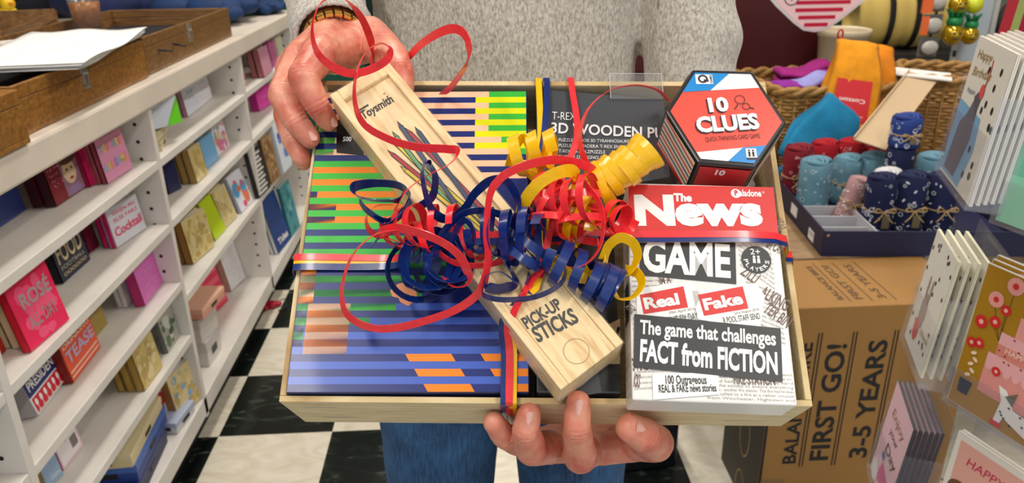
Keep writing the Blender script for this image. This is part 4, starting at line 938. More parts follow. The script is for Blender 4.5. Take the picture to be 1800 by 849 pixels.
stack(2, 'greeting_card', 'peach HAPPY BIRTHDAY card with white border, lowest pocket', pts['bd'], eR, nRv, .14, .125, (244, 236, 224), bday, 'peach birthday cards', .006)
stack(3, 'greeting_card', 'crimson and green card at the top right corner', Vector((0.6913,1.0167,1.0919)), eL, nLv, .15, .18, (196, 40, 60), redcard, 'crimson cards', .012, (150, 20, 36))
for k in ('hip', 'bun', 'enj'): pocket(pts[k], eL, nLv, .15 if k == 'hip' else LW, .085, .05)
for k in ('och', 'grn', 'bd'): pocket(pts[k], eR, nRv, .14, .05, .035)

# ================================================================ the gift tray and what is in it
TRAY = Matrix(((0.9974134, 0.0605694, -0.0387015, -0.1305231), (-0.0705053, 0.7197070, -0.6906887, 0.4309964), (-0.0139809, 0.6916308, 0.7221159, 0.9909378), (0, 0, 0, 1)))
TW, TH, TD = .341, .2487, .0664
def tl(u, v, w, a=0): return TRAY @ Matrix.Translation((u, v, w)) @ Matrix.Rotation(math.radians(a), 4, 'Z')
r = thing('gift_tray', 'shallow pale birch plywood tray full of games, held up by the person', 'tray', tl(0, 0, -TD))
e = .0042
for nm, (x0, x1, y0, y1) in {'front': (0, TW, 0, e), 'back': (0, TW, TH-e, TH), 'left': (0, e, e, TH-e), 'right': (TW-e, TW, e, TH-e)}.items():
    b = MB(); b.box(x0, x1, y0, y1, 0, TD-.0005); b.build('side_panel', M_ply, r, bevel=.0006)
    b = MB(); b.box(x0+.0002, x1-.0002, y0+.0002, y1-.0002, TD-.0005, TD); b.build('rim_edge', M_plyedge, r)
b = MB(); b.box(e, TW-e, e, TH-e, 0, .004); b.build('bottom_panel', M_ply, r)
for x0, x1, z in ((.012, .034, .05), (.018, .04, .018), (.30, .327, .05), (.296, .322, .018)): b = MB(); b.box(x0, x1, -.0003, -.00005, z, z+.0008); b.build('staple', M_steel, r)

# ---- striped puzzle box
PB = tl(.0052, .0052, -.0600, .6)
r = thing('puzzle_box', 'big glossy puzzle box printed with navy, green, orange and peach stripes', 'puzzle box', PB)
W, H, T = .1555, .229, .064
GRN, NV, LB, ORG, PCH, YEL = (58, 184, 60), (26, 42, 112), (66, 96, 186), (246, 132, 20), (250, 196, 160), (226, 226, 10)
b = MB(); b.box(0, W, 0, H, .0, T); b.build('box_base', flat((24, 34, 90), .3, .6), r, bevel=.0012)
b = MB(); b.box(-.0004, W+.0004, -.0004, H+.0004, T*.35, T+.0004); o = b.build('box_lid', flat((24, 36, 100), .35, .1), r, bevel=.0016)
b = MB(); cs = [GRN, NV, LB, ORG, PCH, YEL, (16, 16, 18), (236, 150, 100)]; rows = 46; dp = H/rows
z = T+.0009
def seg(k, x0, x1, c, s0=0, s1=0):
    y1 = H-k*dp; y0 = y1-dp
    x0 = max(.0006, x0); x1 = min(W-.0006, x1)
    if x1 > x0: b.poly([(x0, y0), (x1+min(s1, W-.0006-x1) if s1 > 0 else x1, y0), (x1, y1), (x0+s0, y1)], z, cs.index(c))
for k in range(rows):
    ev = k % 2 == 0; fr = k/rows
    if fr < .235:        # top: navy / peach, yellow and green on the right
        seg(k, 0, .117, NV if not ev else PCH)
        if ev:
            gx = .127+max(0, (k-6))*.0048
            seg(k, .117, gx, PCH)
            seg(k, gx, W, GRN) if k < 12 else seg(k, .117, W, PCH)
        else: seg(k, .117, W, YEL)
        if fr > .1: seg(k, 0, .014, GRN if ev else NV)
    elif fr < .33:
        seg(k, .095, W, PCH if ev else NV); seg(k, 0, .095, GRN if ev else (ORG if k > 11 else NV))
    elif fr < .47:
        seg(k, .08, W, NV); seg(k, 0, .08, GRN if ev else ORG)
        if not ev: seg(k, 0, .0055 if k < 19 else .02, NV)
    elif fr < .60:
        seg(k, 0, W, GRN if ev else NV)
        if not ev and k < 25: seg(k, .026+.008*(k-21)*1.2, .060-.006*(k-21), ORG)
    elif fr < .79:
        if ev: seg(k, 0, W, LB if k > 32 else NV); seg(k, 0, .118-max(0, k-28)*.0085, GRN)
        else: seg(k, 0, W, NV)
    else:
        seg(k, 0, W, LB if ev else NV)
    if .60 <= fr < .725: seg(k, 0, .011, PCH if ev else ORG)
    if .725 <= fr < .87:
        if fr < .85: seg(k, 0, .007, GRN if ev else NV)
        seg(k, .008, .0365, PCH if ev else ORG)
    if fr > .87 and not ev:
        x = .075+(k-41)*.0032
        yq1 = H-k*dp; yq0 = yq1-dp
        for q in (x, x+.049):
            b.poly([(q+.003, yq0), (min(W-.0006, q+.033), yq0), (min(W-.0006, q+.030), yq1), (q, yq1)], z+.0001, cs.index(ORG))
b.poly([(0.0135,0.2045), (0.0340,0.2043), (0.0364,0.1736), (0.0162,0.1761)], z+.0002, 6)
b.poly([(0.0623,0.0687), (0.0674,0.0736), (0.0743,0.0752), (0.0803,0.0702), (0.0807,0.0621), (0.0752,0.0577), (0.0697,0.0605), (0.0684,0.0634), (0.0641,0.0646)], z+.0002, 7)
b.build('striped_print', [mat('stripe_%d_%d_%d' % c, c, .33, spec=.3, coat=.12) for c in cs], o)
b = MB(); txt(b, '500', (0.0199,0.1857), (0.0262,0.1857), .004, 0, T+.0012, .02); b.build('piece_count', flat((240, 240, 240)), r)

# ---- dark grey wooden puzzle box
r = thing('wooden_puzzle_box', 'dark grey T-REX 3D wooden puzzle box behind the ribbons', 'puzzle box', tl(.1655, .0075, -.0605, 0))
W, H, T = .0555, .235, .060
b = MB(); b.prism([(0, 0), (.0545, 0), (.0545, .150), (.0975, .158), (.0975, .2255), (0, .235)], 0, T); b.build('box_body', mat('slate_card', (66, 68, 74), .38, coat=.2), r, bevel=.001)
b = MB(); z = T+.0004
o0 = Vector((.1655, .0075))
def q(p): return (p[0]-o0.x, p[1]-o0.y)
b.poly([(.001, .001), (.0538, .001), (.0538, .13), (.001, .13)], z, 1)
b.poly([q((0.2088,0.0265)), q((0.2199,0.0266)), q((0.2213,0.0577)), q((0.2097,0.0516))], z+.0002, 2); b.path2([q((0.2108,0.0303)), q((0.2169,0.0419)), q((0.2203,0.0517))], .002, z+.0004, 1)
b.poly([q((0.1862,0.0039)), q((0.2019,0.0418)), q((0.2074,0.0078))], z+.0002, 3)
txt(b, 'T-REX', q((0.1773,0.2140)), q((0.1951,0.2131)), .0068, 0, z+.0004, .0)
txt(b, '3D WOODEN PU', q((0.1763,0.2021)), q((0.2604,0.1975)), .0092, 0, z+.0004, .02)
for i, t_ in enumerate(('PUZZLE EN BOIS 3D TYRANNOSAURE', 'PUZLE DE MADERA T-REX EN 3D', 'T-REX 3D-HOLZPUZZLE', 'PUZZLE DI LEGNO 3D T-REX')):
    L = (.052, .050, .034, .045)[i]; p = q((0.1821,0.1957)); y = p[1]-i*.0048-.0008
    txt(b, t_, (p[0], y), (p[0]+L, y-.0012*L/.05), .0026, 0, z+.0004, .0)
    b.rect(p[0]-.0062, y-.0003, p[0]-.0015, y+.0027, z+.0004, 0)
txt(b, 'ITEM MADE OF WOOD', (q((0.1893,0.1750))[0], q((0.1893,0.1750))[1]), (q((0.2162,0.1737))[0], q((0.2162,0.1737))[1]), .0026, 0, z+.0004, 0)
b.build('box_print', [flat((236, 236, 236), .4), flat((20, 20, 22), .3), flat((206, 180, 132), .5), flat((70, 70, 74), .3)], r)
t0, t1 = q((0.2218,0.2397)), q((0.2616,0.2399))
r2 = MB(); r2.rect(t0[0], .224, t1[0], .2465, T+.0025); o = r2.build('hang_tab', M_cloud, r); s_ = o.modifiers.new('s', 'SOLIDIFY'); s_.thickness = .0006
b = MB(); b.path2([(t0[0], .224), (t0[0], .2465), (t1[0], .2465), (t1[0], .224)], .0004, T+.0032); b.build('tab_edge', flat((206, 204, 200)), r)

# ---- tissue paper in the corner
b = MB(); n = 16; g = []
for i in range(n+1):
    for j in range(n+1):
        u, v = i/n, j/n; g.append((.262+.070*u, .165+.074*v, -.030+.022*noise.noise((u*5, v*5, 1.3))+.008*noise.noise((u*14, v*14, 4))))
b.add(g, [(i*(n+1)+j, (i+1)*(n+1)+j, (i+1)*(n+1)+j+1, i*(n+1)+j+1) for i in range(n) for j in range(n)])
o = b.build('tissue_paper', mat('tissue', (232, 230, 228), .6), smooth=False); tag(o, 'crumpled white tissue tucked behind the hexagonal game box', 'tissue'); o.matrix_world = tl(0, 0, 0); s_ = o.modifiers.new('s', 'SOLIDIFY'); s_.thickness = .0005

# ---- pick-up sticks in a wooden box
r = thing('pick_up_sticks_box', 'long wooden PICK-UP STICKS box lying slantwise over the striped puzzle', 'game box', tl(.179, -.0005, .0066, 37.5))
W, H, T = .0485, .2615, .0348
b = MB(); f = .006
lid0, lid1 = .092, H-.010
b.box(0, W, 0, H, 0, T-.008)
b.box(0, f, 0, H, T-.008, T); b.box(W-f, W, 0, H, T-.008, T); b.box(f, W-f, H-.010, H, T-.008, T)
b.build('box_body', M_pine, r, bevel=.0007)
b = MB(); b.box(f+.0002, W-f-.0002, 0, .090, T-.008, T-.0006); b.build('end_block', wood('pine_block', (250, 218, 162), (224, 180, 116), (252, 226, 176), (40, 5, 5), .4, .2), r, bevel=.0006)
b = MB(); b.box(f+.0002, W-f-.0002, .0905, H-.0102, T-.008, T-.0035); b.build('sliding_lid', wood('pine_lid', (252, 224, 172), (238, 200, 144), (254, 232, 188), (50, 5, 5), .4, .2), r)
b = MB(); zt = T-.0004
txt(b, 'PICK-UP', (0.0069,0.0415), (0.0330,0.0392), .0080, 0, zt, .035)
txt(b, 'STICKS', (0.0069,0.0307), (0.0356,0.0262), .0105, 0, zt, .035)
ring(b, (0.0222,0.0129), .0078, .0004, zt, 1)
b.build('block_print', [flat((44, 38, 32)), flat((170, 130, 80))], r)
b = MB(); zl = T-.0033
t0 = Vector((0.0086,0.2316)); txt(b, 'Toysmith', t0, (0.0339,0.2313), .0072, 0, zl, .03, .12); b.line((t0.x+.0005, t0.y+.0085), (t0.x+.0095, t0.y+.0085), .0016, zl, 0); ring(b, (t0.x+.0235, t0.y+.0095), .0007, .0003, zl, 0, 10)
b.build('maker_print', flat((44, 38, 32)), r)
b = MB(); SC_ = [(180, 34, 50), (228, 200, 40), (232, 206, 30), (96, 160, 100), (58, 76, 110), (176, 36, 48), (50, 66, 104), (220, 190, 40)]
tips = [(0.0074,0.2017), (0.0144,0.2123), (0.0153,0.2116), (0.0193,0.2120), (0.0267,0.2168), (0.0280,0.2088), (0.0338,0.2055), (0.0077,0.1859)]
ends = [(0.0304,0.0706), (0.0327,0.0885), (0.0274,0.0875), (0.0184,0.0845), (0.0190,0.0939), (0.0363,0.0783), (0.0284,0.0858), (0.0282,0.0796)]
for i, (a, d) in enumerate(zip(tips, ends)):
    a = Vector((max(.0085, min(a[0], .040)), a[1])); d = Vector((max(.0085, min(d[0], .040)), max(.0925, d[1]))); dd = (d-a).normalized(); n = Vector((-dd.y, dd.x))
    zz = zl+.00012*i; w1 = .0017
    b.poly([a, a+dd*.006+n*w1*.9, a+dd*.006-n*w1*.9], zz, 8)
    b.poly([a+dd*.0055+n*w1, a+dd*.0055-n*w1, d-n*w1, d+n*w1], zz, 8); b.poly([a+dd*.006+n*w1*.62, a+dd*.006-n*w1*.62, d-n*w1*.62, d+n*w1*.62], zz+.00006, i)
    b.poly([a+dd*.0022, a+dd*.0056+n*w1*.5, a+dd*.0056-n*w1*.5], zz+.00006, i)
b.build('stick_artwork', [flat(c) for c in SC_]+[flat((26, 22, 20))], r)
b = MB(); q_ = .0006; b.box(-q_, W+q_, -q_, H+q_, -.0004, T+q_)
for k in range(9): b.M = Matrix.Translation((random.uniform(0, W), -.0009, random.uniform(.004, T-.004))) @ Matrix.Rotation(random.uniform(-.6, .6), 4, 'Y'); b.box(-.006, .006, -.0004, .0002, -.0003, .0003)
b.build('shrink_wrap', M_wrap, r, bevel=.001)

# ---- The News Game box
r = thing('party_game_box', 'white newsprint covered game box lettered The News GAME, Real or Fake', 'game box', tl(.2224, -.0035, .0004, -1.6))
W, H, T = .0985, .148, .0296
b = MB(); b.box(0, W, 0, H, 0, T); b.build('box_body', flat((236, 232, 226), .4, .2), r, bevel=.0012)
z = T+.0003
INK, GRY, RED, WH, CH = (66, 52, 46), (150, 140, 132), (216, 36, 32), (246, 244, 240), (40, 40, 42)
b = MB()
news = ['king bars every week. Good job I found him otherwise who', 'tery with? knows what might have happened', 'from Winchester, Hightown and', 'were called to a fire at a rather unusual', 'location - another fire station. The fire had broken', 'with the society to ensure everything', 'by and had to be received by hand']
def clipline(t_, x, y, L, h, ang, mi):
    a = math.radians(ang); d = (cos(a), sin(a)); p1 = (x+d[0]*L, y+d[1]*L)
    if min(x, p1[0]) < .001 or max(x, p1[0]) > W-.001 or min(y, p1[1]) < .001 or max(y, p1[1])+h > H-.001: return
    txt(b, t_, (x, y), p1, h, mi, z)
for i in range(6): clipline(news[i % 7], .0015+.012*(i % 2), H-.0045-.0031*(i if i < 1 else i), .080-.012*(i % 2), .0019, -1 if i < 2 else 0, 1)
for i in range(17): clipline(news[(i*3) % 7], .071, .090+.0034*i-.0, .0265, .0017, -38, 1)
for i in range(11): clipline(news[(i*2+1) % 7], .074, .046+.0032*i, .0225, .0017, -22, 1)
for i in range(9): clipline(news[(i+2) % 7], .045 if i < 7 else .003, .0022+.0026*i, .052, .0018, 0, 1)
for i in range(14): clipline(news[(i*5) % 7], .0015, .006+.0034*i, .020, .0017, 6, 1)
for i in range(10): clipline(news[(i*4) % 7], .0015, .062+.0034*i, .026, .0017, 4, 1)
for i in range(10): clipline(news[(i*4+1) % 7], .086, .112+.0032*i, .0110, .0016, -4, 1)
txt(b, 'ING FOR', (.001, .1415), (.019, .1415), .0048, 0, z+.0001, .0)
for t_, p0, p1, h in (("'ZILLI", (0.0700,0.0844), (0.0791,0.0769), .008), ('ALKING', (0.0813,0.0693), (0.0971,0.0592), .0085), ('TER BIN', (0.0829,0.0591), (0.0966,0.0480), .008), ('YEAR', (0.0950,0.1225), (0.0994,0.1144), .007), ('GY CAT', (0.0887,0.1034), (0.0996,0.0981), .007), ('STO', (-0.0035,0.0541), (0.0041,0.0570), .006), ('3-AND-A', (-0.0032,0.0176), (0.0145,0.0190), .008), ('ICKS', (-0.0041,0.0078), (0.0045,0.0074), .0085), ('IM A', (0.0194,0.0748), (0.0267,0.0762), .005), ('FIRE STATION', (0.0615,0.0116), (0.0864,0.0118), .006)):
    p0 = Vector(p0); p1 = Vector(p1); p1.x = min(p1.x, W-.0008); p0.x = max(.0008, p0.x); txt(b, t_, p0, p1, h, 0, z+.0001, .02)
b.build('newsprint', [flat((108, 84, 74)), flat((160, 152, 146))], r)
b = MB(); z2 = z+.0003
def quad(pts, mi, zz): b.poly([(max(.0004, min(W-.0004, p[0])), max(.0004, min(H-.0004, p[1]))) for p in pts], zz, mi)
quad([(0.0006,0.1094), (0.0993,0.1131), (0.0989,0.1473), (0.0006,0.1462)], 0, z2)
txt(b, 'News', (0.0048,0.1153), (0.0890,0.1181), .0232, 1, z2+.0003, .055)
txt(b, 'The', (0.0307,0.1343), (0.0429,0.1343), .0062, 1, z2+.0003, .05)
txt(b, 'aladone', (0.0747,0.1396), (0.0895,0.1397), .0052, 1, z2+.0003, .03); b.disc((0.0726,0.1417), .0034, .0034, z2+.0002, 1); txt(b, 'P', (0.0717,0.1399), (0.0739,0.1400), .0042, 0, z2+.0004, .05); ring(b, (0.0909,0.1431), .0006, .0003, z2+.0003, 1, 8)
b.build('masthead', [flat(RED), flat(WH)], r)
b = MB(); z3 = z+.0003
quad([(0.0065,0.0806), (0.0679,0.0765), (0.0696,0.1084), (0.0072,0.1063)], 0, z3)
txt(b, 'GAME', (0.0084,0.0831), (0.0646,0.0803), .0236, 1, z3+.0003, .035)
b.disc((0.0820,0.0939), .0096, .0096, z3, 0, 28)
c_ = Vector((0.0820,0.0939)); a0 = math.radians(-30)
txt(b, '2+', c_+Vector((-.0035, .0035)), c_+Vector((.0028, .0035)), .0040, 1, z3+.0003, .01)
for s_ in (-1, 1): b.disc((c_.x+s_*.0014, c_.y+.0019), .0009, .0009, z3+.0003, 1, 8); b.poly([(c_.x+s_*.0014-.001, c_.y-.0025), (c_.x+s_*.0014+.001, c_.y-.0025), (c_.x+s_*.0014+.0008, c_.y+.0009), (c_.x+s_*.0014-.0008, c_.y+.0009)], z3+.0003, 1)
for i, ch in enumerate('PLAYERS'):
    a = math.radians(190+26*i); p = c_+Vector((cos(a), sin(a)))*.0083; t_ = Vector((-sin(a), cos(a)))*.0012; txt(b, ch, p-t_, p+t_, .0028, 1, z3+.0003, .02)
b.build('game_panel', [flat(CH), flat(WH)], r)
b = MB(); z4 = z+.0004
for wd, pc, pr, pt, dt in (('Real', [(0.0039,0.0514), (0.0385,0.0541), (0.0450,0.0680), (0.0398,0.0779), (0.0041,0.0712)], [(0.0083,0.0542), (0.0363,0.0597), (0.0341,0.0738), (0.0061,0.0670)], ((0.0094,0.0572), (0.0314,0.0614)), ('29th April 2016', (0.0243,0.0547), (0.0409,0.0583))),
                       ('Fake', [(0.0419,0.0520), (0.0803,0.0467), (0.0853,0.0694), (0.0802,0.0777), (0.0394,0.0709)], [(0.0460,0.0544), (0.0741,0.0603), (0.0717,0.0751), (0.0429,0.0683)], ((0.0469,0.0578), (0.0715,0.0632)), ('23rd August 2016', (0.0649,0.0558), (0.0808,0.0594)))):
    quad(pc, 0, z4); quad(pr, 1, z4+.0002); txt(b, wd, pt[0], pt[1], .0078, 0, z4+.0004, .04); txt(b, dt[0], dt[1], dt[2], .0017, 3, z4+.0003)
txt(b, 'IS SIX DAY', (0.0283,0.0493), (0.0426,0.0520), .0046, 2, z4+.0004, 0); txt(b, 'R POOL STAFF SEND', (0.0581,0.0499), (0.0810,0.0537), .0038, 2, z4+.0004, 0)
b.build('story_cards', [flat((244, 242, 238)), flat(RED), flat(CH), flat((140, 130, 124))], r)
b = MB(); z5 = z+.0009
quad([(0.0010,0.0199), (0.0907,0.0140), (0.0928,0.0478), (0.0025,0.0540)], 0, z5)
txt(b, 'The game that challenges', (0.0054,0.0411), (0.0888,0.0364), .0092, 1, z5+.0003, .025)
txt(b, 'FACT from FICTION', (0.0049,0.0236), (0.0881,0.0181), .0142, 1, z5+.0003, .035)
b.build('tagline_panel', [flat(CH), flat(WH)], r)
b = MB(); z6 = z+.0007
quad([(0.0125,0.0004), (0.0522,0.0050), (0.0524,0.0186), (0.0123,0.0161)], 0, z6)
txt(b, '100 Outrageous', (0.0203,0.0101), (0.0450,0.0110), .0054, 1, z6+.0003, .02); txt(b, 'REAL & FAKE news stories', (0.0160,0.0047), (0.0506,0.0067), .0048, 1, z6+.0003, .02)
b.build('count_label', [flat((246, 244, 240)), flat(CH)], r)
b = MB(); b.M = Matrix(((0, 0, -1, -.0004), (1, 0, 0, 0), (0, 1, 0, 0), (0, 0, 0, 1)))
b.rect(.052, .006, .078, .024, 0, 0); b.M = Matrix(((0, 0, -1, -.0006), (1, 0, 0, 0), (0, 1, 0, 0), (0, 0, 0, 1)))
txt(b, 'GAME', (.0765, .011), (.055, .011), .008, 1, 0, .0); 
for i in range(22): txt(b, news[(i*2) % 7], (.004+.0062*i, .0275), (.004+.0062*i, .003), .0017, 2)
b.build('spine_print', [flat(CH), flat(WH), flat(GRY)], r)

# ---- hexagonal card game box
HP = [(0.2744,0.2266), (0.3164,0.2253), (0.3346,0.1827), (0.3099,0.1452), (0.2721,0.1489), (0.2533,0.1920)]
cx = sum(p[0] for p in HP)/6; cy = sum(p[1] for p in HP)/6
HP = [(p[0]-cx, p[1]-cy+(.0025 if i in (3, 4) else 0)) for i, p in enumerate(HP)][::-1]
r = thing('card_game_box', 'hexagonal coral 10 CLUES card game box with black edges', 'game box', tl(cx, cy, .0006))
T = .0444
sc = lambda k: [(p[0]*k, p[1]*k) for p in HP]
b = MB(); b.prism(sc(.985), 0, T*.5); b.build('box_base', flat((206, 34, 40), .35), r)
b = MB(); b.prism(sc(1.0), T*.12, T); hexlid = b.build('box_lid', flat((24, 22, 24), .3, .3), r, bevel=.0012)
b = MB(); z = T+.0003
FP = sc(.92)
def hq(x, y): p = HQ[(x, y)]; return p
HQ = {}
def hp(p): return (p[0]-cx, p[1]-cy)
def clip(poly, f):       # keep the part with f>=0
    out = []
    for i, p in enumerate(poly):
        d = poly[(i+1) % len(poly)]; a, c = f(p), f(d)
        if a >= 0: out.append(p)
        if (a >= 0) != (c >= 0): t = a/(a-c); out.append((p[0]+(d[0]-p[0])*t, p[1]+(d[1]-p[1])*t))
    return out
def half(p, d, s): return lambda q: s*((d[0]-p[0])*(q[1]-p[1])-(d[1]-p[1])*(q[0]-p[0]))
u0, u1 = hp((0.2622,0.2070)), hp((0.3255,0.2114)); l0, l1 = hp((0.2642,0.1584)), hp((0.3236,0.1653))
b.poly(FP, z, 0)
top = clip(FP, half(u0, u1, 1)); bot = clip(FP, half(l0, l1, -1))
b.poly(top, z+.0002, 1); b.poly(bot, z+.0002, 1)
t0, t1 = hp((0.2851,0.2085)), hp((0.3017,0.2248)); b.poly(clip(top, half(t0, t1, 1)), z+.0004, 2)
t0, t1 = hp((0.2887,0.1494)), hp((0.3046,0.1647)); b.poly(clip(bot, half(t0, t1, -1)), z+.0004, 2)
b.build('lid_panels', [flat((240, 84, 68), .3), flat((240, 238, 236), .3), flat((24, 140, 214), .3)], hexlid)
b = MB(); z += .0006
for t_, p0, p1, h in (('10', hp((0.2830,0.1903)), hp((0.2967,0.1913)), .0116), ('CLUES', hp((0.2735,0.1739)), hp((0.3159,0.1773)), .0126)):
    off = Vector((-.0009, -.0009)); txt(b, t_, Vector(p0)+off, Vector(p1)+off, h, 1, z, .045); txt(b, t_, Vector(p0)+off*.5, Vector(p1)+off*.5, h, 1, z+.0001, .045); txt(b, t_, p0, p1, h, 0, z+.0003, .045)
txt(b, 'QUICK-THINKING CARD GAME', hp((0.2783,0.1673)), hp((0.3151,0.1705)), .0034, 1, z, .0)
for c, R0, h0, h1 in ((hp((0.3047,0.2010)), .0034, hp((0.3031,0.1973)), hp((0.3004,0.1931))), (hp((0.3084,0.1955)), .0025, hp((0.3106,0.1946)), hp((0.3136,0.1936)))):
    ring(b, c, R0, .0005, z, 1, 20); b.line(h0, h1, .0008, z, 1)
lg = hp((0.2816,0.2175)); b.rect(lg[0]-.0058, lg[1]-.0038, lg[0]+.006, lg[1]+.0042, z, 0)
ring(b, (lg[0]-.0008, lg[1]+.0004), .0028, .0014, z+.0002, 1, 18); b.rect(lg[0]-.0004, lg[1]-.002, lg[0]+.003, lg[1]-.0002, z+.0003, 1)
txt(b, 'GAMES', (lg[0]+.0055, lg[1]-.0034), (lg[0]+.0055, lg[1]+.0038), .0015, 1, z+.0003, .01)
lg = hp((0.3076,0.1577)); b.rect(lg[0]-.0034, lg[1]-.0042, lg[0]+.0036, lg[1]+.0044, z, 0)
for s_ in (-1, 1): b.disc((lg[0]+s_*.0013, lg[1]+.0028), .0007, .0007, z+.0002, 1, 8); b.poly([(lg[0]+s_*.0013-.0006, lg[1]-.002), (lg[0]+s_*.0013+.0006, lg[1]-.002), (lg[0]+s_*.0013+.0008, lg[1]+.0018), (lg[0]+s_*.0013-.0008, lg[1]+.0018)], z+.0002, 1)
b.rect(lg[0]-.0034, lg[1]-.0042, lg[0]+.0036, lg[1]-.0028, z+.0002, 1)
b.build('lid_print', [flat((246, 244, 242)), flat((50, 34, 38))], hexlid)
# striped and plain sides
for i in range(6):
    a = Vector((*HP[i], 0)); d = Vector((*HP[(i+1) % 6], 0)); ex = (d-a).normalized(); nrm = ex.cross(Vector((0, 0, 1)))
    L = (d-a).length; M_ = Matrix(((ex.x, 0, nrm.x, a.x+nrm.x*.0005), (ex.y, 0, nrm.y, a.y+nrm.y*.0005), (0, 1, 0, 0), (0, 0, 0, 1)))
    b = MB(); b.M = M_
    mid = (a+d)/2
    if mid.y < -.02 and abs(mid.x) < .02:
        b.rect(.002, .006, L-.002, T-.0035, 0, 0); txt(b, '10', (L*.35, T-.0125), (L*.52, T-.0125), .007, 1, .0003, .04); b.build('red_side', [flat((196, 24, 34), .35), flat((244, 240, 238))], hexlid)
    else:
        b.rect(.0022, .0055, L-.0022, T-.003, 0, 0)
        for k in range(8):
            y = .0085+k*.0052; sh = .0095
            pg = [(.0024, y+sh*0), (L-.0024, y-.004), (L-.0024, y-.004+.0017), (.0024, y+.0017)]
            pg = clip(clip(pg, lambda p: p[1]-.0056), lambda p: (T-.0032)-p[1])
            if len(pg) > 2: b.poly(pg, .0003, 1+k % 2)
        b.build('striped_side', [flat((240, 226, 200), .35), flat((216, 60, 40), .35), flat((24, 96, 140), .35)], hexlid)

# ================================================================ curling ribbons (coordinates in the tray's own frame)
RRED = mat('red_ribbon_satin', (250, 52, 60), .28, var=.12, vscale=300, stretch=(1, 1, 1), coat=.2)
RBLU = mat('blue_ribbon_satin', (12, 44, 118), .28, var=.25, vscale=300, coat=.2)
RYEL = mat('yellow_ribbon_satin', (252, 196, 0), .28, var=.08, vscale=300, coat=.2)
def rib(name, label): return thing(name, label, 'ribbon', tl(0, 0, 0))
red = rib('red_ribbon', 'long coral red curling ribbon looping over the tray and hand')
blue = rib('blue_ribbon', 'navy blue curling ribbon tied round the tray')
yel = rib('yellow_ribbon', 'bright yellow curling ribbon tied round the tray')
RM = {id(red): RRED, id(blue): RBLU, id(yel): RYEL}
def loop(root, nm, pts, width=.0052, tiltw=.75, n=10, flip=1):
    P_ = crom(pts, n); wd = []
    for i in range(len(P_)):
        t = (P_[min(i+1, len(P_)-1)]-P_[max(i-1, 0)]).normalized(); s = Vector((0, 0, 1)).cross(t)
        s = s.normalized() if s.length > 1e-4 else Vector((1, 0, 0)); wd.append(s*(1-tiltw)*flip+Vector((0, 0, 1))*tiltw)
    # keep the width direction turning smoothly
    for _ in range(3): wd = [(wd[max(i-1, 0)]+wd[i]+wd[min(i+1, len(wd)-1)]).normalized() for i in range(len(wd))]
    b = MB(); b.strip(P_, wd, width); return b.build(nm, RM[id(root)], root, smooth=True, angle=.9)
def band(root, pts, width=.0048, axis=(0, 1, 0)):
    P_ = crom(pts, 4); b = MB(); b.strip(P_, [axis]*len(P_), width); return b.build('band', RM[id(root)], root, smooth=True, angle=.9)
def curl(root, p0, p1, r0, r1, turns, width=.005, ph=0., n=26, e=None, tilt=.25, wob=.16):
    p0, p1 = Vector(p0), Vector(p1); ax = (p1-p0).normalized(); e1 = ax.orthogonal().normalized() if e is None else (Vector(e)-ax*Vector(e).dot(ax)).normalized(); e2 = ax.cross(e1)
    N_ = int(n*turns); P_ = []; wd = []; q = p0*37
    for i in range(N_+1):
        t = i/N_; a = ph+2*pi*turns*t; s_ = turns*t*.8
        nz = [noise.noise((q.x+s_, q.y+9*j, q.z)) for j in range(4)]
        r_ = (r0+(r1-r0)*t)*(1+wob*1.2*nz[0]); tt = min(1.03, max(-.03, t+.35*wob*nz[3]))
        rad = e1*cos(a)+e2*sin(a)
        P_.append(p0.lerp(p1, tt)+rad*r_+(e1*nz[1]+e2*nz[2])*r0*wob*1.5); wd.append(ax+rad*tilt+(e1*nz[2]+e2*nz[1])*wob*1.5)
    b = MB(); b.strip(P_, wd, width); return b.build('curl', RM[id(root)], root, smooth=True, angle=.9)
# --- bands wrapped round the tray: left edge -> over boxes -> right edge, and top -> bottom
def hband(root, yl, ym, yr, dw):
    pts = [(-.0012, yl, -.066), (-.0012, yl, -.03), (-.0015, yl, .0006+dw), (.006, yl, .0068+dw), (.05, yl*.7+ym*.3, .0068+dw), (.075, ym, .012+dw), (.098, ym, .0425+dw), (.15, ym*.6+yr*.4, .0425+dw), (.195, yr, .036+dw), (.226, yr, .0335+dw), (.32, yr, .0325+dw), (.335, yr, .004+dw), (.3425, yr, -.004), (.3425, yr, -.066)]
    return band(root, pts)
hband(red, (-0.0024,0.0978,0.0030)[1], (0.0968,0.0964,0.0300)[1], (0.2752,0.1039,0.0330)[1], .0010)
hband(yel, (-0.0019,0.0940,0.0030)[1], (0.0970,0.0936,0.0300)[1], (0.2750,0.1019,0.0330)[1]-.0012, .0004)
hband(blue, (-0.0015,0.0906,0.0030)[1], (0.0971,0.0912,0.0300)[1], (0.2749,0.1007,0.0330)[1], .0007)
def vband(root, ut, um, ub, dw, bot=True):
    pts = [(ut, TH+.0012, -.066), (ut, TH+.0012, -.02), (ut, TH+.001, .0015+dw), (ut+.0005, .240, .003+dw), (um, .190, .014+dw), (um*.6+ub*.4+.004, .135, .044+dw)]
    if bot: pts += [(0.1665,0.0694,0.0440), (0.1549,0.0554,0.0440), ((0.1471,0.0453,0.0300)[0]+(ub-.148), (0.1471,0.0453,0.0300)[1], .030), (ub, .030, .0085+dw), (ub, .004, .006+dw), (ub, -.0016, .001), (ub, -.0016, -.03), (ub, -.0016, -.066)]
    return band(root, pts, .0046, (1, 0, 0))
vband(yel, (0.1671,0.2500,0.0000)[0], (0.1684,0.1953,0.0100)[0], (0.1505,0.0059,0.0060)[0], .0002)
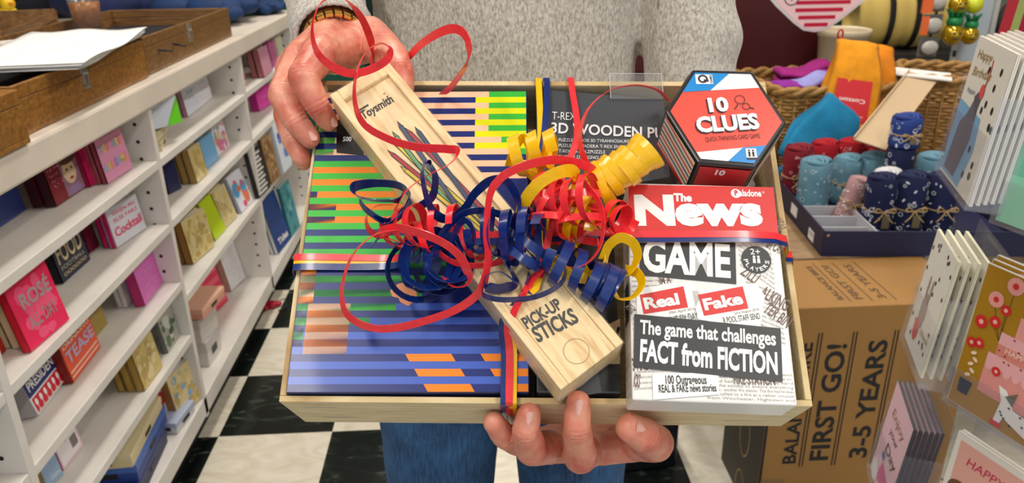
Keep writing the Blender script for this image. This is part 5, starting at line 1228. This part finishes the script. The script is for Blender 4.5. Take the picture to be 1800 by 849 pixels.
vband(blue, (0.1732,0.2501,0.0000)[0], (0.1709,0.1953,0.0100)[0], (0.1447,0.0058,0.0060)[0], .0006)
vband(red, (0.1920,0.2491,0.0000)[0], (0.1948,0.1882,0.0100)[0], (0.1480,0.0059,0.0060)[0], .0012)
# --- long red loops
loop(red, 'loop', [(0.0361,0.2644,-0.0040), (0.0417,0.2638,0.0200), (0.0422,0.2589,0.0550), (0.0387,0.2537,0.0800), (0.0303,0.2517,0.0900), (0.0220,0.2406,0.0950), (0.0193,0.2220,0.0950), (0.0216,0.2093,0.0880), (0.0293,0.2037,0.0800), (0.0403,0.2043,0.0700), (0.0529,0.2112,0.0650), (0.0637,0.2170,0.0680), (0.0658,0.2228,0.0720), (0.0603,0.2223,0.0780), (0.0524,0.2122,0.0820), (0.0477,0.1951,0.0820), (0.0474,0.1773,0.0760), (0.0528,0.1660,0.0680), (0.0676,0.1578,0.0640), (0.0874,0.1479,0.0700), (0.1083,0.1416,0.0780), (0.1159,0.1376,0.0820), (0.1108,0.1299,0.0800), (0.0947,0.1236,0.0740), (0.0821,0.1156,0.0680), (0.0760,0.1047,0.0620), (0.0749,0.0968,0.0580)], .0055, .62)
loop(red, 'loop', [(0.0633,0.2669,0.0000), (0.0789,0.2587,0.0300), (0.0980,0.2469,0.0600), (0.1115,0.2367,0.0750), (0.1192,0.2218,0.0800), (0.1161,0.2184,0.0600), (0.1045,0.2233,0.0300), (0.0951,0.2307,0.0080)], .0062, .66)
loop(red, 'loop', [(0.0777,0.0907,0.0500), (0.0679,0.0912,0.0600), (0.0815,0.0885,0.0750), (0.1046,0.0774,0.0850), (0.1184,0.0696,0.0800), (0.1238,0.0624,0.0660), (0.1216,0.0593,0.0580), (0.1141,0.0611,0.0500), (0.1078,0.0683,0.0460)], .0062, .68)
loop(red, 'loop', [(0.0827,0.0896,0.0720), (0.0671,0.0866,0.0700), (0.0530,0.0769,0.0620), (0.0454,0.0618,0.0500), (0.0451,0.0505,0.0400), (0.0502,0.0444,0.0340), (0.0616,0.0405,0.0300), (0.0752,0.0403,0.0300), (0.0941,0.0442,0.0320), (0.1141,0.0505,0.0360), (0.1279,0.0571,0.0460), (0.1331,0.0638,0.0560), (0.1352,0.0754,0.0640), (0.1342,0.0876,0.0720), (0.1361,0.1080,0.0800), (0.1412,0.1160,0.0840), (0.1477,0.1208,0.0860), (0.1607,0.1278,0.0840), (0.1779,0.1342,0.0780), (0.1959,0.1355,0.0680), (0.2021,0.1349,0.0580), (0.1969,0.1339,0.0500)], .0058, .62)
loop(red, 'loop', [(0.2635,0.2224,0.0120), (0.2517,0.2198,0.0300), (0.2335,0.2152,0.0420), (0.2144,0.2048,0.0500), (0.1998,0.1868,0.0560), (0.1933,0.1665,0.0600), (0.1937,0.1514,0.0600), (0.1985,0.1411,0.0560)], .0052, .66)
loop(red, 'loop', [(0.1853,0.1375,0.0600), (0.1948,0.1200,0.0720), (0.2035,0.1034,0.0740), (0.2036,0.0844,0.0700), (0.1976,0.0739,0.0640), (0.1876,0.0708,0.0580), (0.1759,0.0769,0.0520)], .0042, .7)
# red curls: right heap, left heap
curl(red, (0.1701,0.1195,0.0520), (0.2017,0.1112,0.0700), .0125, .0150, 3.5, .0056, .4)
curl(red, (0.1636,0.1295,0.0500), (0.1917,0.0975,0.0580), .0140, .0120, 3.2, .0052, 2.)
curl(red, (0.2100,0.1113,0.0500), (0.2202,0.1016,0.0580), .0110, .0085, 2.6, .0056, 1.)
curl(red, (0.1800,0.1347,0.0560), (0.1708,0.0941,0.0480), .0120, .0150, 2.8, .0050, 4.)
curl(red, (0.1923,0.1244,0.0600), (0.1884,0.0905,0.0520), .0150, .0125, 2.2, .0050, 1.4)
curl(red, (0.0730,0.1015,0.0480), (0.0946,0.0979,0.0600), .0120, .0130, 2.4, .0056, .6)
curl(red, (0.0929,0.1010,0.0560), (0.1141,0.0969,0.0600), .0115, .0125, 1.8, .0048, 2.4)
curl(red, (0.0774,0.0946,0.0500), (0.1350,0.0910,0.0500), .0100, .0120, 2.2, .0048, 3.4)
loop(red, 'loop', [(0.0722,0.1167,0.0500), (0.0631,0.1133,0.0550), (0.0577,0.1063,0.0560), (0.0583,0.0996,0.0500), (0.0647,0.0973,0.0440), (0.0726,0.1009,0.0450)], .0048, .7)
loop(red, 'loop', [(0.0989,0.0883,0.0460), (0.1141,0.0766,0.0500), (0.1337,0.0744,0.0520), (0.1512,0.0805,0.0540), (0.1600,0.0922,0.0520)], .0046, .7)
loop(red, 'tail', [(0.1689,0.0739,0.0500), (0.1601,0.0641,0.0460), (0.1515,0.0480,0.0440), (0.1472,0.0397,0.0300)], .0046, .3)
# --- blue curls
loop(blue, 'loop', [(0.0804,0.1175,0.0620), (0.0775,0.1098,0.0700), (0.0639,0.1087,0.0720), (0.0521,0.1142,0.0680), (0.0492,0.1245,0.0600), (0.0599,0.1323,0.0500), (0.0749,0.1307,0.0500), (0.0838,0.1198,0.0560), (0.0802,0.1047,0.0620), (0.0720,0.0969,0.0620), (0.0637,0.1026,0.0580)], .0070, .80)
loop(blue, 'loop', [(0.0530,0.1147,0.0600), (0.0588,0.1066,0.0620), (0.0714,0.0998,0.0600), (0.0812,0.1079,0.0580), (0.0847,0.1170,0.0560)], .0062, .76)
loop(blue, 'loop', [(0.0802,0.1059,0.0620), (0.0734,0.0978,0.0600), (0.0667,0.0927,0.0540), (0.0609,0.0904,0.0460)], .0072, .6)
curl(blue, (0.0910,0.0815,0.0300), (0.0979,0.0740,0.0560), .0185, .0165, 3.1, .0062, .2, tilt=.75, wob=.3)
curl(blue, (0.1047,0.0792,0.0340), (0.1102,0.0764,0.0540), .0165, .0140, 2.4, .0062, 2.4, tilt=.8, wob=.3)
curl(blue, (0.0816,0.0849,0.0360), (0.1099,0.0768,0.0420), .0150, .0170, 2.2, .0066, 4.1, tilt=.3, wob=.3)
loop(blue, 'loop', [(0.0897,0.1117,0.0560), (0.0988,0.1178,0.0600), (0.1009,0.1277,0.0680), (0.0969,0.1333,0.0760), (0.0943,0.1250,0.0800), (0.0967,0.1115,0.0760), (0.1012,0.1031,0.0680), (0.1086,0.1019,0.0600), (0.1191,0.1077,0.0620), (0.1263,0.1158,0.0680), (0.1360,0.1203,0.0760), (0.1458,0.1193,0.0780), (0.1521,0.1129,0.0700), (0.1535,0.1042,0.0600)], .0062, .68)
loop(blue, 'loop', [(0.1016,0.0803,0.0500), (0.1044,0.0892,0.0580), (0.1128,0.0971,0.0660), (0.1233,0.1022,0.0700), (0.1354,0.1033,0.0680), (0.1475,0.1033,0.0600)], .0052, .7)
loop(blue, 'loop', [(0.1122,0.0804,0.0500), (0.1145,0.0913,0.0620), (0.1199,0.0970,0.0680), (0.1254,0.0915,0.0700), (0.1259,0.0837,0.0620), (0.1186,0.0825,0.0560), (0.1140,0.0902,0.0560)], .0052, .74)
curl(blue, (0.1245,0.0961,0.0560), (0.1582,0.0897,0.0620), .0130, .0150, 3.0, .0058, 1.2, tilt=.2)
curl(blue, (0.1423,0.0912,0.0540), (0.1652,0.0857,0.0580), .0150, .0170, 2.6, .0060, 3.0, tilt=.2)
curl(blue, (0.1635,0.0905,0.0560), (0.1495,0.0738,0.0500), .0150, .0130, 2.4, .0060, .2)
loop(blue, 'loop', [(0.1322,0.0605,0.0500), (0.1331,0.0550,0.0500), (0.1446,0.0525,0.0500), (0.1636,0.0544,0.0500), (0.1782,0.0619,0.0500), (0.1824,0.0702,0.0520), (0.1793,0.0792,0.0540), (0.1724,0.0826,0.0520)], .0052, .78)
loop(blue, 'loop', [(0.1538,0.0610,0.0540), (0.1427,0.0683,0.0560), (0.1341,0.0656,0.0560), (0.1330,0.0609,0.0520), (0.1426,0.0610,0.0460), (0.1514,0.0644,0.0500), (0.1461,0.0751,0.0560)], .0080, .70)
curl(blue, (0.1713,0.0826,0.0520), (0.2111,0.0607,0.0440), .0130, .0140, 4.4, .0064, 1.0, tilt=.2)
curl(blue, (0.2026,0.0682,0.0440), (0.2131,0.0614,0.0420), .0135, .0130, 2.6, .0052, .0)
# --- yellow curls
curl(yel, (0.2053,0.1327,0.0460), (0.2378,0.1553,0.0560), .0130, .0125, 6.5, .0062, .5, tilt=.2, wob=.13)
curl(yel, (0.1969,0.1308,0.0480), (0.2135,0.1348,0.0500), .0140, .0140, 1.6, .0056, 2.0)
curl(yel, (0.1505,0.1529,0.0520), (0.1765,0.1538,0.0580), .0135, .0125, 2.3, .0080, .2, e=(0, 1, .2))
loop(yel, 'loop', [(0.1468,0.1455,0.0500), (0.1506,0.1525,0.0600), (0.1561,0.1586,0.0640), (0.1605,0.1500,0.0600), (0.1599,0.1399,0.0540), (0.1655,0.1379,0.0500), (0.1691,0.1494,0.0560), (0.1738,0.1608,0.0620), (0.1768,0.1538,0.0580), (0.1741,0.1422,0.0500)], .0070, .7)
loop(yel, 'loop', [(0.1549,0.1059,0.0580), (0.1581,0.1120,0.0680), (0.1650,0.1177,0.0760), (0.1754,0.1242,0.0780), (0.1854,0.1288,0.0740), (0.1902,0.1292,0.0660)], .0082, .55)
curl(yel, (0.1804,0.1244,0.0440), (0.2037,0.1072,0.0460), .0150, .0140, 2.4, .0060, 3.3)
curl(yel, (0.1730,0.1130,0.0420), (0.2000,0.1001,0.0440), .0120, .0130, 2.0, .0060, 1.2)
loop(yel, 'loop', [(0.2064,0.0815,0.0460), (0.2101,0.0878,0.0540), (0.2168,0.0907,0.0580), (0.2240,0.0869,0.0580), (0.2266,0.0795,0.0540), (0.2225,0.0720,0.0500), (0.2166,0.0697,0.0460)], .0072, .62)
loop(yel, 'loop', [(0.2203,0.0743,0.0460), (0.2266,0.0705,0.0500), (0.2287,0.0623,0.0520), (0.2227,0.0541,0.0520), (0.2150,0.0548,0.0480), (0.2122,0.0614,0.0440)], .0068, .62)
loop(yel, 'loop', [(0.1856,0.0969,0.0420), (0.1922,0.0815,0.0460), (0.1974,0.0727,0.0440), (0.2064,0.0766,0.0440), (0.2094,0.0854,0.0460)], .0060, .7)
loop(yel, 'loop', [(0.1737,0.0833,0.0440), (0.1796,0.0756,0.0460), (0.1885,0.0707,0.0440), (0.1966,0.0704,0.0400)], .0072, .5)

# ================================================================ the person holding the tray
def remesh(mb, vox, smooth_it=6, fac=.5):
    o = mb.build('tmp', []); m = o.modifiers.new('r', 'REMESH'); m.mode = 'VOXEL'; m.voxel_size = vox
    s_ = o.modifiers.new('s', 'SMOOTH'); s_.iterations = smooth_it; s_.factor = fac
    dg = bpy.context.evaluated_depsgraph_get(); ev = o.evaluated_get(dg); me = ev.to_mesh()
    vs = [tuple(v.co) for v in me.vertices]; fs = [tuple(p.vertices) for p in me.polygons]
    ev.to_mesh_clear(); bpy.data.objects.remove(o); return vs, fs
def chain(mb, pts, n=14):
    """tapered limb through (point, radius) pairs with round joints"""
    for (p, r_), (q, s_) in zip(pts, pts[1:]):
        p, q = Vector(p), Vector(q); k = 8
        mb.tube([p.lerp(q, i/k) for i in range(k+1)], [r_+(s_-r_)*i/k for i in range(k+1)], n)
    for p, r_ in pts: mb.ball(p, r_, 0, (1, 1, 1), n, 10)
def skin_mat():
    m = mat('skin', (222, 150, 128), .42); nt = m.node_tree; N = nt.nodes; b = N['Principled BSDF']; L = nt.links.new
    tc = N.new('ShaderNodeTexCoord'); nz = N.new('ShaderNodeTexNoise'); nz.inputs['Scale'].default_value = 55; nz.inputs['Detail'].default_value = 6; L(tc.outputs['Object'], nz.inputs['Vector'])
    cr_ = N.new('ShaderNodeValToRGB'); e = cr_.color_ramp.elements; e[0].color = (*lin((202, 98, 80)), 1); e[0].position = .3; e[1].color = (*lin((232, 160, 132)), 1); e[1].position = .68
    L(nz.outputs['Fac'], cr_.inputs[0]); L(cr_.outputs[0], b.inputs['Base Color'])
    n2 = N.new('ShaderNodeTexNoise'); n2.inputs['Scale'].default_value = 420; n2.inputs['Detail'].default_value = 4; L(tc.outputs['Object'], n2.inputs['Vector'])
    bp = N.new('ShaderNodeBump'); bp.inputs['Strength'].default_value = .25; bp.inputs['Distance'].default_value = .0008; L(n2.outputs['Fac'], bp.inputs['Height']); L(bp.outputs[0], b.inputs['Normal'])
    b.inputs['Subsurface Weight'].default_value = .12; b.inputs['Subsurface Radius'].default_value = (.008, .003, .002); b.inputs['Subsurface Scale'].default_value = .5
    return m
SKIN = skin_mat(); NAIL = mat('fingernail', (236, 176, 160), .25, coat=.3)
CX, CY = .040, .90
def creases(V, chains):
    '''knuckle folds across the finger joints and fine unevenness of the skin'''
    out = [Vector(v) for v in V]
    for c in chains:
        for k in (1, 2):
            J, r_ = Vector(c[k][0]), c[k][1]; ax = ((Vector(c[k+1][0])-J).normalized()+(J-Vector(c[k-1][0])).normalized()).normalized()
            for i, v in enumerate(out):
                d = v-J
                if d.length < r_*1.7:
                    t = d.dot(ax); rad = d-ax*t; t += .0007*noise.noise(v*260)
                    g = sum(a*math.exp(-((t-o)/.00075)**2) for o, a in ((-.0030, .00042), (0, .00060), (.0028, .00045)))
                    out[i] = v-rad.normalized()*g
    return [v+Vector((noise.noise(v*150), noise.noise(v*150+Vector((7, 0, 0))), noise.noise(v*150+Vector((0, 9, 0)))))*.00035 for v in out]
# hand at the upper left (over the tray's corner)
hb = MB()
WR = Vector((-0.1153,0.6823,1.1878)); 
f_idx = [((-0.1138,0.6002,1.1841), .0135), ((-0.1194,0.5637,1.1739), .0112), ((-0.1102,0.5563,1.1548), .0092), ((-0.1046,0.5608,1.1421), .0073)]
f_mid = [((-0.1305,0.6132,1.1791), .0135), ((-0.1383,0.5760,1.1597), .0110), ((-0.1278,0.5626,1.1418), .0092), ((-0.1191,0.5613,1.1301), .0076)]
f_rng = [((-0.1426,0.6333,1.1699), .0125), ((-0.1414,0.5922,1.1417), .0100), ((-0.1357,0.5777,1.1254), .0084), ((-0.1285,0.5699,1.1128), .0070)]
f_pky = [((-0.1489,0.6555,1.1631), .0110), ((-0.1431,0.6122,1.1304), .0086), ((-0.1383,0.6014,1.1147), .0074), ((-0.1335,0.5962,1.1017), .0062)]
f_thm = [((-0.0774,0.6542,1.1824), .0150), ((-0.0596,0.6074,1.1801), .0125), ((-0.0523,0.5840,1.1719), .0105), ((-0.0502,0.5768,1.1631), .0085)]
for c in (f_idx, f_mid, f_rng, f_pky): chain(hb, [(WR, .019)]+c)
chain(hb, [(WR, .020)]+f_thm)
chain(hb, [(f_idx[0][0], .0115), (f_mid[0][0], .0120), (f_rng[0][0], .0115), (f_pky[0][0], .0105)])
chain(hb, [((-0.0887,0.6710,1.1812), .016), ((-0.1081,0.6296,1.1821), .0155), ((-0.1265,0.6287,1.1748), .014)])
chain(hb, [((-0.0842,0.6775,1.1877), .016), ((-0.0679,0.6327,1.1817), .0145)])
EL1 = Vector((-0.1554,0.8503,1.2443))
chain(hb, [(WR, .021), (WR.lerp(EL1, .35), .027), (EL1, .040)])
V1, F1 = remesh(hb, .0011, 6); V1 = creases(V1, (f_idx, f_mid, f_rng, f_pky, f_thm))
# hand below the tray
h2 = MB()
W2 = Vector((0.1259,0.5534,0.8823))
g_pky = [((0.0477,0.4825,0.9112), .0125), ((0.0245,0.4506,0.9362), .0098), ((0.0137,0.4338,0.9548), .0088), ((0.0070,0.4293,0.9693), .0074)]
g_rng = [((0.0596,0.4812,0.9094), .0135), ((0.0317,0.4294,0.9460), .0112), ((0.0271,0.4160,0.9710), .0092), ((0.0296,0.4188,0.9820), .0078)]
g_mid = [((0.0770,0.4814,0.9041), .0140), ((0.0641,0.4241,0.9422), .0114), ((0.0591,0.4083,0.9770), .0093), ((0.0602,0.4130,0.9926), .0080)]
g_thm = [((0.1029,0.4924,0.9023), .0150), ((0.1172,0.4346,0.9425), .0130), ((0.1047,0.4174,0.9623), .0118), ((0.0948,0.4147,0.9705), .0098)]
g_idx = [((0.0928,0.4930,0.9025), .0135), ((0.1034,0.5196,0.8949), .0105), ((0.1063,0.5297,0.9041), .0090), ((0.1039,0.5304,0.9213), .0075)]
for c in (g_pky, g_rng, g_mid, g_thm, g_idx): chain(h2, [(W2, .019)]+c)
chain(h2, [(g_pky[0][0], .0125), (g_rng[0][0], .0135), (g_mid[0][0], .0140), (g_thm[0][0], .0140)])
chain(h2, [((0.0622,0.4680,0.9171), .012), ((0.0879,0.4704,0.9129), .0125), ((0.1071,0.4619,0.9207), .012)])
EL2 = Vector((.238, .80, .985))
chain(h2, [(W2, .021), (W2.lerp(EL2, .4), .028), (EL2, .040)])
V2, F2 = remesh(h2, .0011, 6); V2 = creases(V2, (g_pky, g_rng, g_mid, g_thm, g_idx))
# trunk, arms, neck, head and legs under the clothes
tb = MB()
for z, rx, ry in ((.80, .14, .10), (.92, .15, .105), (1.05, .13, .095), (1.2, .14, .10), (1.34, .15, .10)): tb.ball((CX, CY, z), 1, 0, (rx, ry, .11), 20, 12)
SH1, SH2 = Vector((CX-.18, CY+.0, 1.42)), Vector((CX+.19, CY, 1.42))
chain(tb, [(SH1, .048), (EL1, .040), (EL1.lerp(WR, .5), .03)]); chain(tb, [(SH2, .048), (EL2, .040), (EL2.lerp(W2, .5), .03)])
chain(tb, [(SH1, .05), ((CX, CY, 1.43), .06), (SH2, .05)]); chain(tb, [((CX, CY, 1.40), .055), ((CX, CY-.01, 1.54), .05)])
tb.ball((CX, CY-.015, 1.645), 1, 0, (.073, .09, .112), 24, 16); tb.ball((CX, CY-.10, 1.625), .013); tb.ball((CX, CY-.055, 1.575), .045, 0, (1, .9, .8))
for s_ in (-1, 1): tb.ball((CX+s_*.073, CY-.01, 1.635), .022, 0, (.4, .8, 1.3))
LEG = [(( CX-.085, CY, .86), .085, (CX-.092, CY-.02, .47), .052, (CX-.095, CY+.02, .08), .036), ((CX+.085, CY, .86), .085, (CX+.088, CY-.02, .47), .052, (CX+.095, CY+.02, .08), .036)]
for a, ra, k_, rk, an, ran in LEG: chain(tb, [(a, ra), (k_, rk), (an, ran)]); chain(tb, [(an, .034), ((an[0], an[1]-.13, .045), .03)])
V3, F3 = remesh(tb, .007, 4)
b = MB(); b.add(V1, F1, 0); b.add(V2, F2, 0); b.add(V3, F3, 0)
def nail(tip, prev, face, r_, L=.0105, wd=.0062):
    """a curved nail plate seated on the finger end, facing the given direction"""
    tip, prev, face = Vector(tip), Vector(prev), Vector(face); d = (tip-prev).normalized(); face = (face-d*face.dot(d)).normalized(); s_ = d.cross(face)
    g = []
    for i in range(7):
        for j in range(7):
            u = -1+2*i/6; v = j/6; k = (1-.35*abs(2*v-1)**3)
            a = u*.85*k
            g.append(tip+d*(-L*.62+L*v*(1-.18*u*u))+(face*cos(a)+s_*sin(a)*wd/r_*.8)*(r_*1.0+.0003)-d*0)
    b.add(g, [(i*7+j, (i+1)*7+j, (i+1)*7+j+1, i*7+j+1) for i in range(6) for j in range(6)], 1)
CAMP = Vector((0, 0, 1.2728))
def tow(p): return (CAMP-Vector(p)).normalized()
for c, off, L in ((f_idx, (.4, .2, .1), .0095), (f_mid, (.3, .2, .1), .0105)):
    nail(c[3][0], c[2][0], tow(c[3][0])+Vector(off), c[3][1], L, .0060)
for c, off in ((g_rng, (.12, 0, 0)), (g_mid, (.12, 0, .0)), (g_thm, (.1, 0, .35))):
    nail(c[3][0], c[2][0], tow(c[3][0])+Vector(off), c[3][1], .0115, .0064 if c is not g_thm else .0085)
person = b.build('person', [SKIN, NAIL], smooth=True)
tag(person, 'person in a grey sweatshirt and blue jeans holding the gift tray with both hands', 'person')
hm = MB(); hm.ball((CX, CY+.012, 1.672), 1, 0, (.082, .096, .10), 24, 16); hm.v = [Vector((v.x, v.y+(.03 if v.y < CY-.05 and v.z < 1.70 else 0), v.z)) for v in hm.v]
hm.build('hair', mat('brown_hair', (70, 48, 34), .6, bump=.5, bscale=200), person, smooth=True)

# sweatshirt
def heather():
    m = mat('heather_grey_fleece', (186, 178, 166), .95, sheen=.2); nt = m.node_tree; N = nt.nodes; b = N['Principled BSDF']; L = nt.links.new
    tc = N.new('ShaderNodeTexCoord'); mp = N.new('ShaderNodeMapping'); mp.inputs['Scale'].default_value = (1, 1, .45); L(tc.outputs['Object'], mp.inputs[0])
    nz = N.new('ShaderNodeTexNoise'); nz.inputs['Scale'].default_value = 420; nz.inputs['Detail'].default_value = 6; nz.inputs['Roughness'].default_value = .7; L(mp.outputs[0], nz.inputs['Vector'])
    cr_ = N.new('ShaderNodeValToRGB'); e = cr_.color_ramp.elements; e[0].color = (*lin((150, 140, 128)), 1); e[0].position = .36; e[1].color = (*lin((216, 209, 198)), 1); e[1].position = .6
    L(nz.outputs['Fac'], cr_.inputs[0]); L(cr_.outputs[0], b.inputs['Base Color'])
    wv = N.new('ShaderNodeTexNoise'); wv.inputs['Scale'].default_value = 700; L(tc.outputs['Object'], wv.inputs['Vector'])
    bp = N.new('ShaderNodeBump'); bp.inputs['Strength'].default_value = .35; bp.inputs['Distance'].default_value = .001; L(wv.outputs['Fac'], bp.inputs['Height']); L(bp.outputs[0], b.inputs['Normal'])
    return m
FLEECE = heather()
sb = MB()
prof = [(.815, .168, .118), (.84, .176, .124), (.90, .172, .124), (1.0, .152, .116), (1.1, .146, .114), (1.2, .145, .115), (1.3, .155, .120), (1.38, .180, .112), (1.43, .13, .085), (1.455, .07, .065)]
n = 56; vs = []
for z, rx, ry in prof:
    for j in range(n):
        a = 2*pi*j/n; ca, sa = cos(a), sin(a); e_ = .8
        vs.append((CX+rx*math.copysign(abs(ca)**e_, ca), CY+ry*math.copysign(abs(sa)**e_, sa), z))
k = len(prof); sb.add(vs, [(i*n+j, i*n+(j+1) % n, (i+1)*n+(j+1) % n, (i+1)*n+j) for i in range(k-1) for j in range(n)]+[tuple(range(n-1, -1, -1)), tuple((k-1)*n+j for j in range(n))])
C1 = WR.lerp(EL1, .10); C2 = W2.lerp(EL2, .22)
def sleeve(S, E, C, r0, r1, r2):
    for (p, q, a, d) in ((S, E, r0, r1), (E, C, r1, r2)):
        sb.tube([p.lerp(q, i/8) for i in range(9)], [a+(d-a)*i/8 for i in range(9)], 20)
    sb.ball(S, r0, 0, (1, 1, 1), 20, 12); sb.ball(E, r1, 0, (1, 1, 1), 20, 12)
sleeve(SH1, EL1, C1, .062, .047, .0325); sleeve(SH2, EL2, C2, .058, .045, .038)
vs, fs = remesh(sb, .0048, 5)
out = []
for v in vs:
    p = Vector(v); t_ = Vector((p.x-CX, p.y-CY, 0)); d1 = abs(p.x-CX)
    if p.y < CY-.03 and d1 < .155:      # soft diagonal folds over the belly
        f_ = .0065*sin(26*(p.z-1.1)+30*(p.x-CX)+1.2*sin(9*p.x))*(.45+.8*noise.noise((p.x*5, 1.7, p.z*5)))+.006*noise.noise((p.x*5, 3.1, p.z*4))
        p += Vector((0, -1, 0))*f_
    else:
        L_ = noise.noise((p.x*16, p.y*16, p.z*22)); p += (t_.normalized() if t_.length > 1e-4 else Vector())*(.0035*L_+.0028*sin(90*p.z+20*p.y))
    out.append(p)
b = MB(); b.add(out, fs); b.build('sweatshirt', FLEECE, person, smooth=True)
for C, Wd, r_ in ((C1, WR, .0335), (C2, W2, .0385)):
    b = MB()
    d = (Wd-C).normalized(); a = d.orthogonal().normalized(); c2 = d.cross(a); N1 = 64; vs = []
    prof2 = [(-.002, .94), (-.003, 1.02), (.006, 1.05), (.020, 1.02), (.026, .98), (.027, .90), (.018, .84), (.0, .80)]
    for off, k_ in prof2:
        for j in range(N1):
            an = 2*pi*j/N1; q = r_*k_*(1+.012*(1 if j % 2 else -1)); vs.append(C+d*off+a*q*cos(an)+c2*q*sin(an))
    b.add(vs, [(i*N1+j, i*N1+(j+1) % N1, (i+1)*N1+(j+1) % N1, (i+1)*N1+j) for i in range(len(prof2)-1) for j in range(N1)])
    b.build('ribbed_cuff', FLEECE, person, smooth=True)
# bracelet watch at the cuff
d = (WR-EL1).normalized(); a = d.orthogonal().normalized(); c2 = d.cross(a); Cb = WR.lerp(EL1, -.065)
b = MB()
for j in range(22):
    an = 2*pi*j/22; rr = a*cos(an)+c2*sin(an); tt = -a*sin(an)+c2*cos(an); b.M = frame(Cb+rr*.0252, tt, d)
    b.box(-.0031, .0031, -.0062, -.0022, -.001, .0016); b.box(-.0031, .0031, -.0018, .0018, -.001, .0021); b.box(-.0031, .0031, .0022, .0062, -.001, .0016)
b.build('gold_bracelet', mat('polished_gold', (226, 186, 96), .22, metal=1.), person, bevel=.0005)
# jeans
jb = MB()
for z, rx, ry in ((.92, .150, .105), (.86, .165, .118), (.80, .172, .122)): jb.ball((CX-.008, CY, z), 1, 0, (rx, ry, .07), 28, 12)
for s_, a, k_, an in ((-1, (CX-.092, CY-.004, .80), (CX-.105, CY-.012, .47), (CX-.105, CY+.01, .075)), (1, (CX+.078, CY-.004, .80), (CX+.083, CY-.012, .47), (CX+.09, CY+.01, .075))):
    a, k_, an = Vector(a), Vector(k_), Vector(an)
    jb.tube([a.lerp(k_, i/10) for i in range(11)], [.091-.021*i/10 for i in range(11)], 28); jb.tube([k_.lerp(an, i/10) for i in range(11)], [.070-.010*i/10 for i in range(11)], 28); jb.ball(a, .091, 0, (1, 1.05, 1), 24, 12); jb.ball(k_, .07, 0, (1, 1, 1), 24, 12)
vs, fs = remesh(jb, .006, 4)
out = []
for v in vs:
    p = Vector(v); out.append(p+Vector((0, -1 if p.y < CY else 1, 0))*(.0035*sin(70*p.z+22*abs(p.x-CX)+3*noise.noise((p.x*8, p.y*8, p.z*5)))*(.5+noise.noise((p.x*7, p.y*7, p.z*7)))))
def denim():
    m = mat('blue_denim', (36, 70, 110), .85); nt = m.node_tree; N = nt.nodes; b = N['Principled BSDF']; L = nt.links.new
    tc = N.new('ShaderNodeTexCoord'); mp = N.new('ShaderNodeMapping'); mp.inputs['Scale'].default_value = (1, 1, .12); L(tc.outputs['Object'], mp.inputs[0])
    nz = N.new('ShaderNodeTexNoise'); nz.inputs['Scale'].default_value = 420; nz.inputs['Detail'].default_value = 5; L(mp.outputs[0], nz.inputs['Vector'])
    n2 = N.new('ShaderNodeTexNoise'); n2.inputs['Scale'].default_value = 14; L(tc.outputs['Object'], n2.inputs['Vector'])
    ad = N.new('ShaderNodeMath'); ad.operation = 'MULTIPLY_ADD'; ad.inputs[1].default_value = .55; L(n2.outputs['Fac'], ad.inputs[0]); 
    m2 = N.new('ShaderNodeMath'); m2.operation = 'MULTIPLY'; m2.inputs[1].default_value = .5; L(nz.outputs['Fac'], m2.inputs[0]); L(m2.outputs[0], ad.inputs[2])
    cr_ = N.new('ShaderNodeValToRGB'); e = cr_.color_ramp.elements; e[0].color = (*lin((14, 38, 70)), 1); e[0].position = .36; e[1].color = (*lin((54, 98, 142)), 1); e[1].position = .68
    L(ad.outputs[0], cr_.inputs[0]); L(cr_.outputs[0], b.inputs['Base Color'])
    bp = N.new('ShaderNodeBump'); bp.inputs['Strength'].default_value = .4; bp.inputs['Distance'].default_value = .001; L(nz.outputs['Fac'], bp.inputs['Height']); L(bp.outputs[0], b.inputs['Normal'])
    return m
b = MB(); b.add(out, fs); b.build('jeans', denim(), person, smooth=True)
for x in (CX-.105, CX+.09):
    sb = MB(); chain(sb, [((x, CY+.04, .05), .042), ((x, CY-.06, .042), .040), ((x*1.02, CY-.16, .034), .032)]); vs, fs = remesh(sb, .005, 3)
    b = MB(); b.add([(v[0], v[1], max(.012, v[2])) for v in vs], fs); b.box(x-.044, x+.044, CY-.19, CY+.08, .001, .014); b.build('shoe', mat('dark_leather', (40, 34, 32), .5), person, smooth=False)
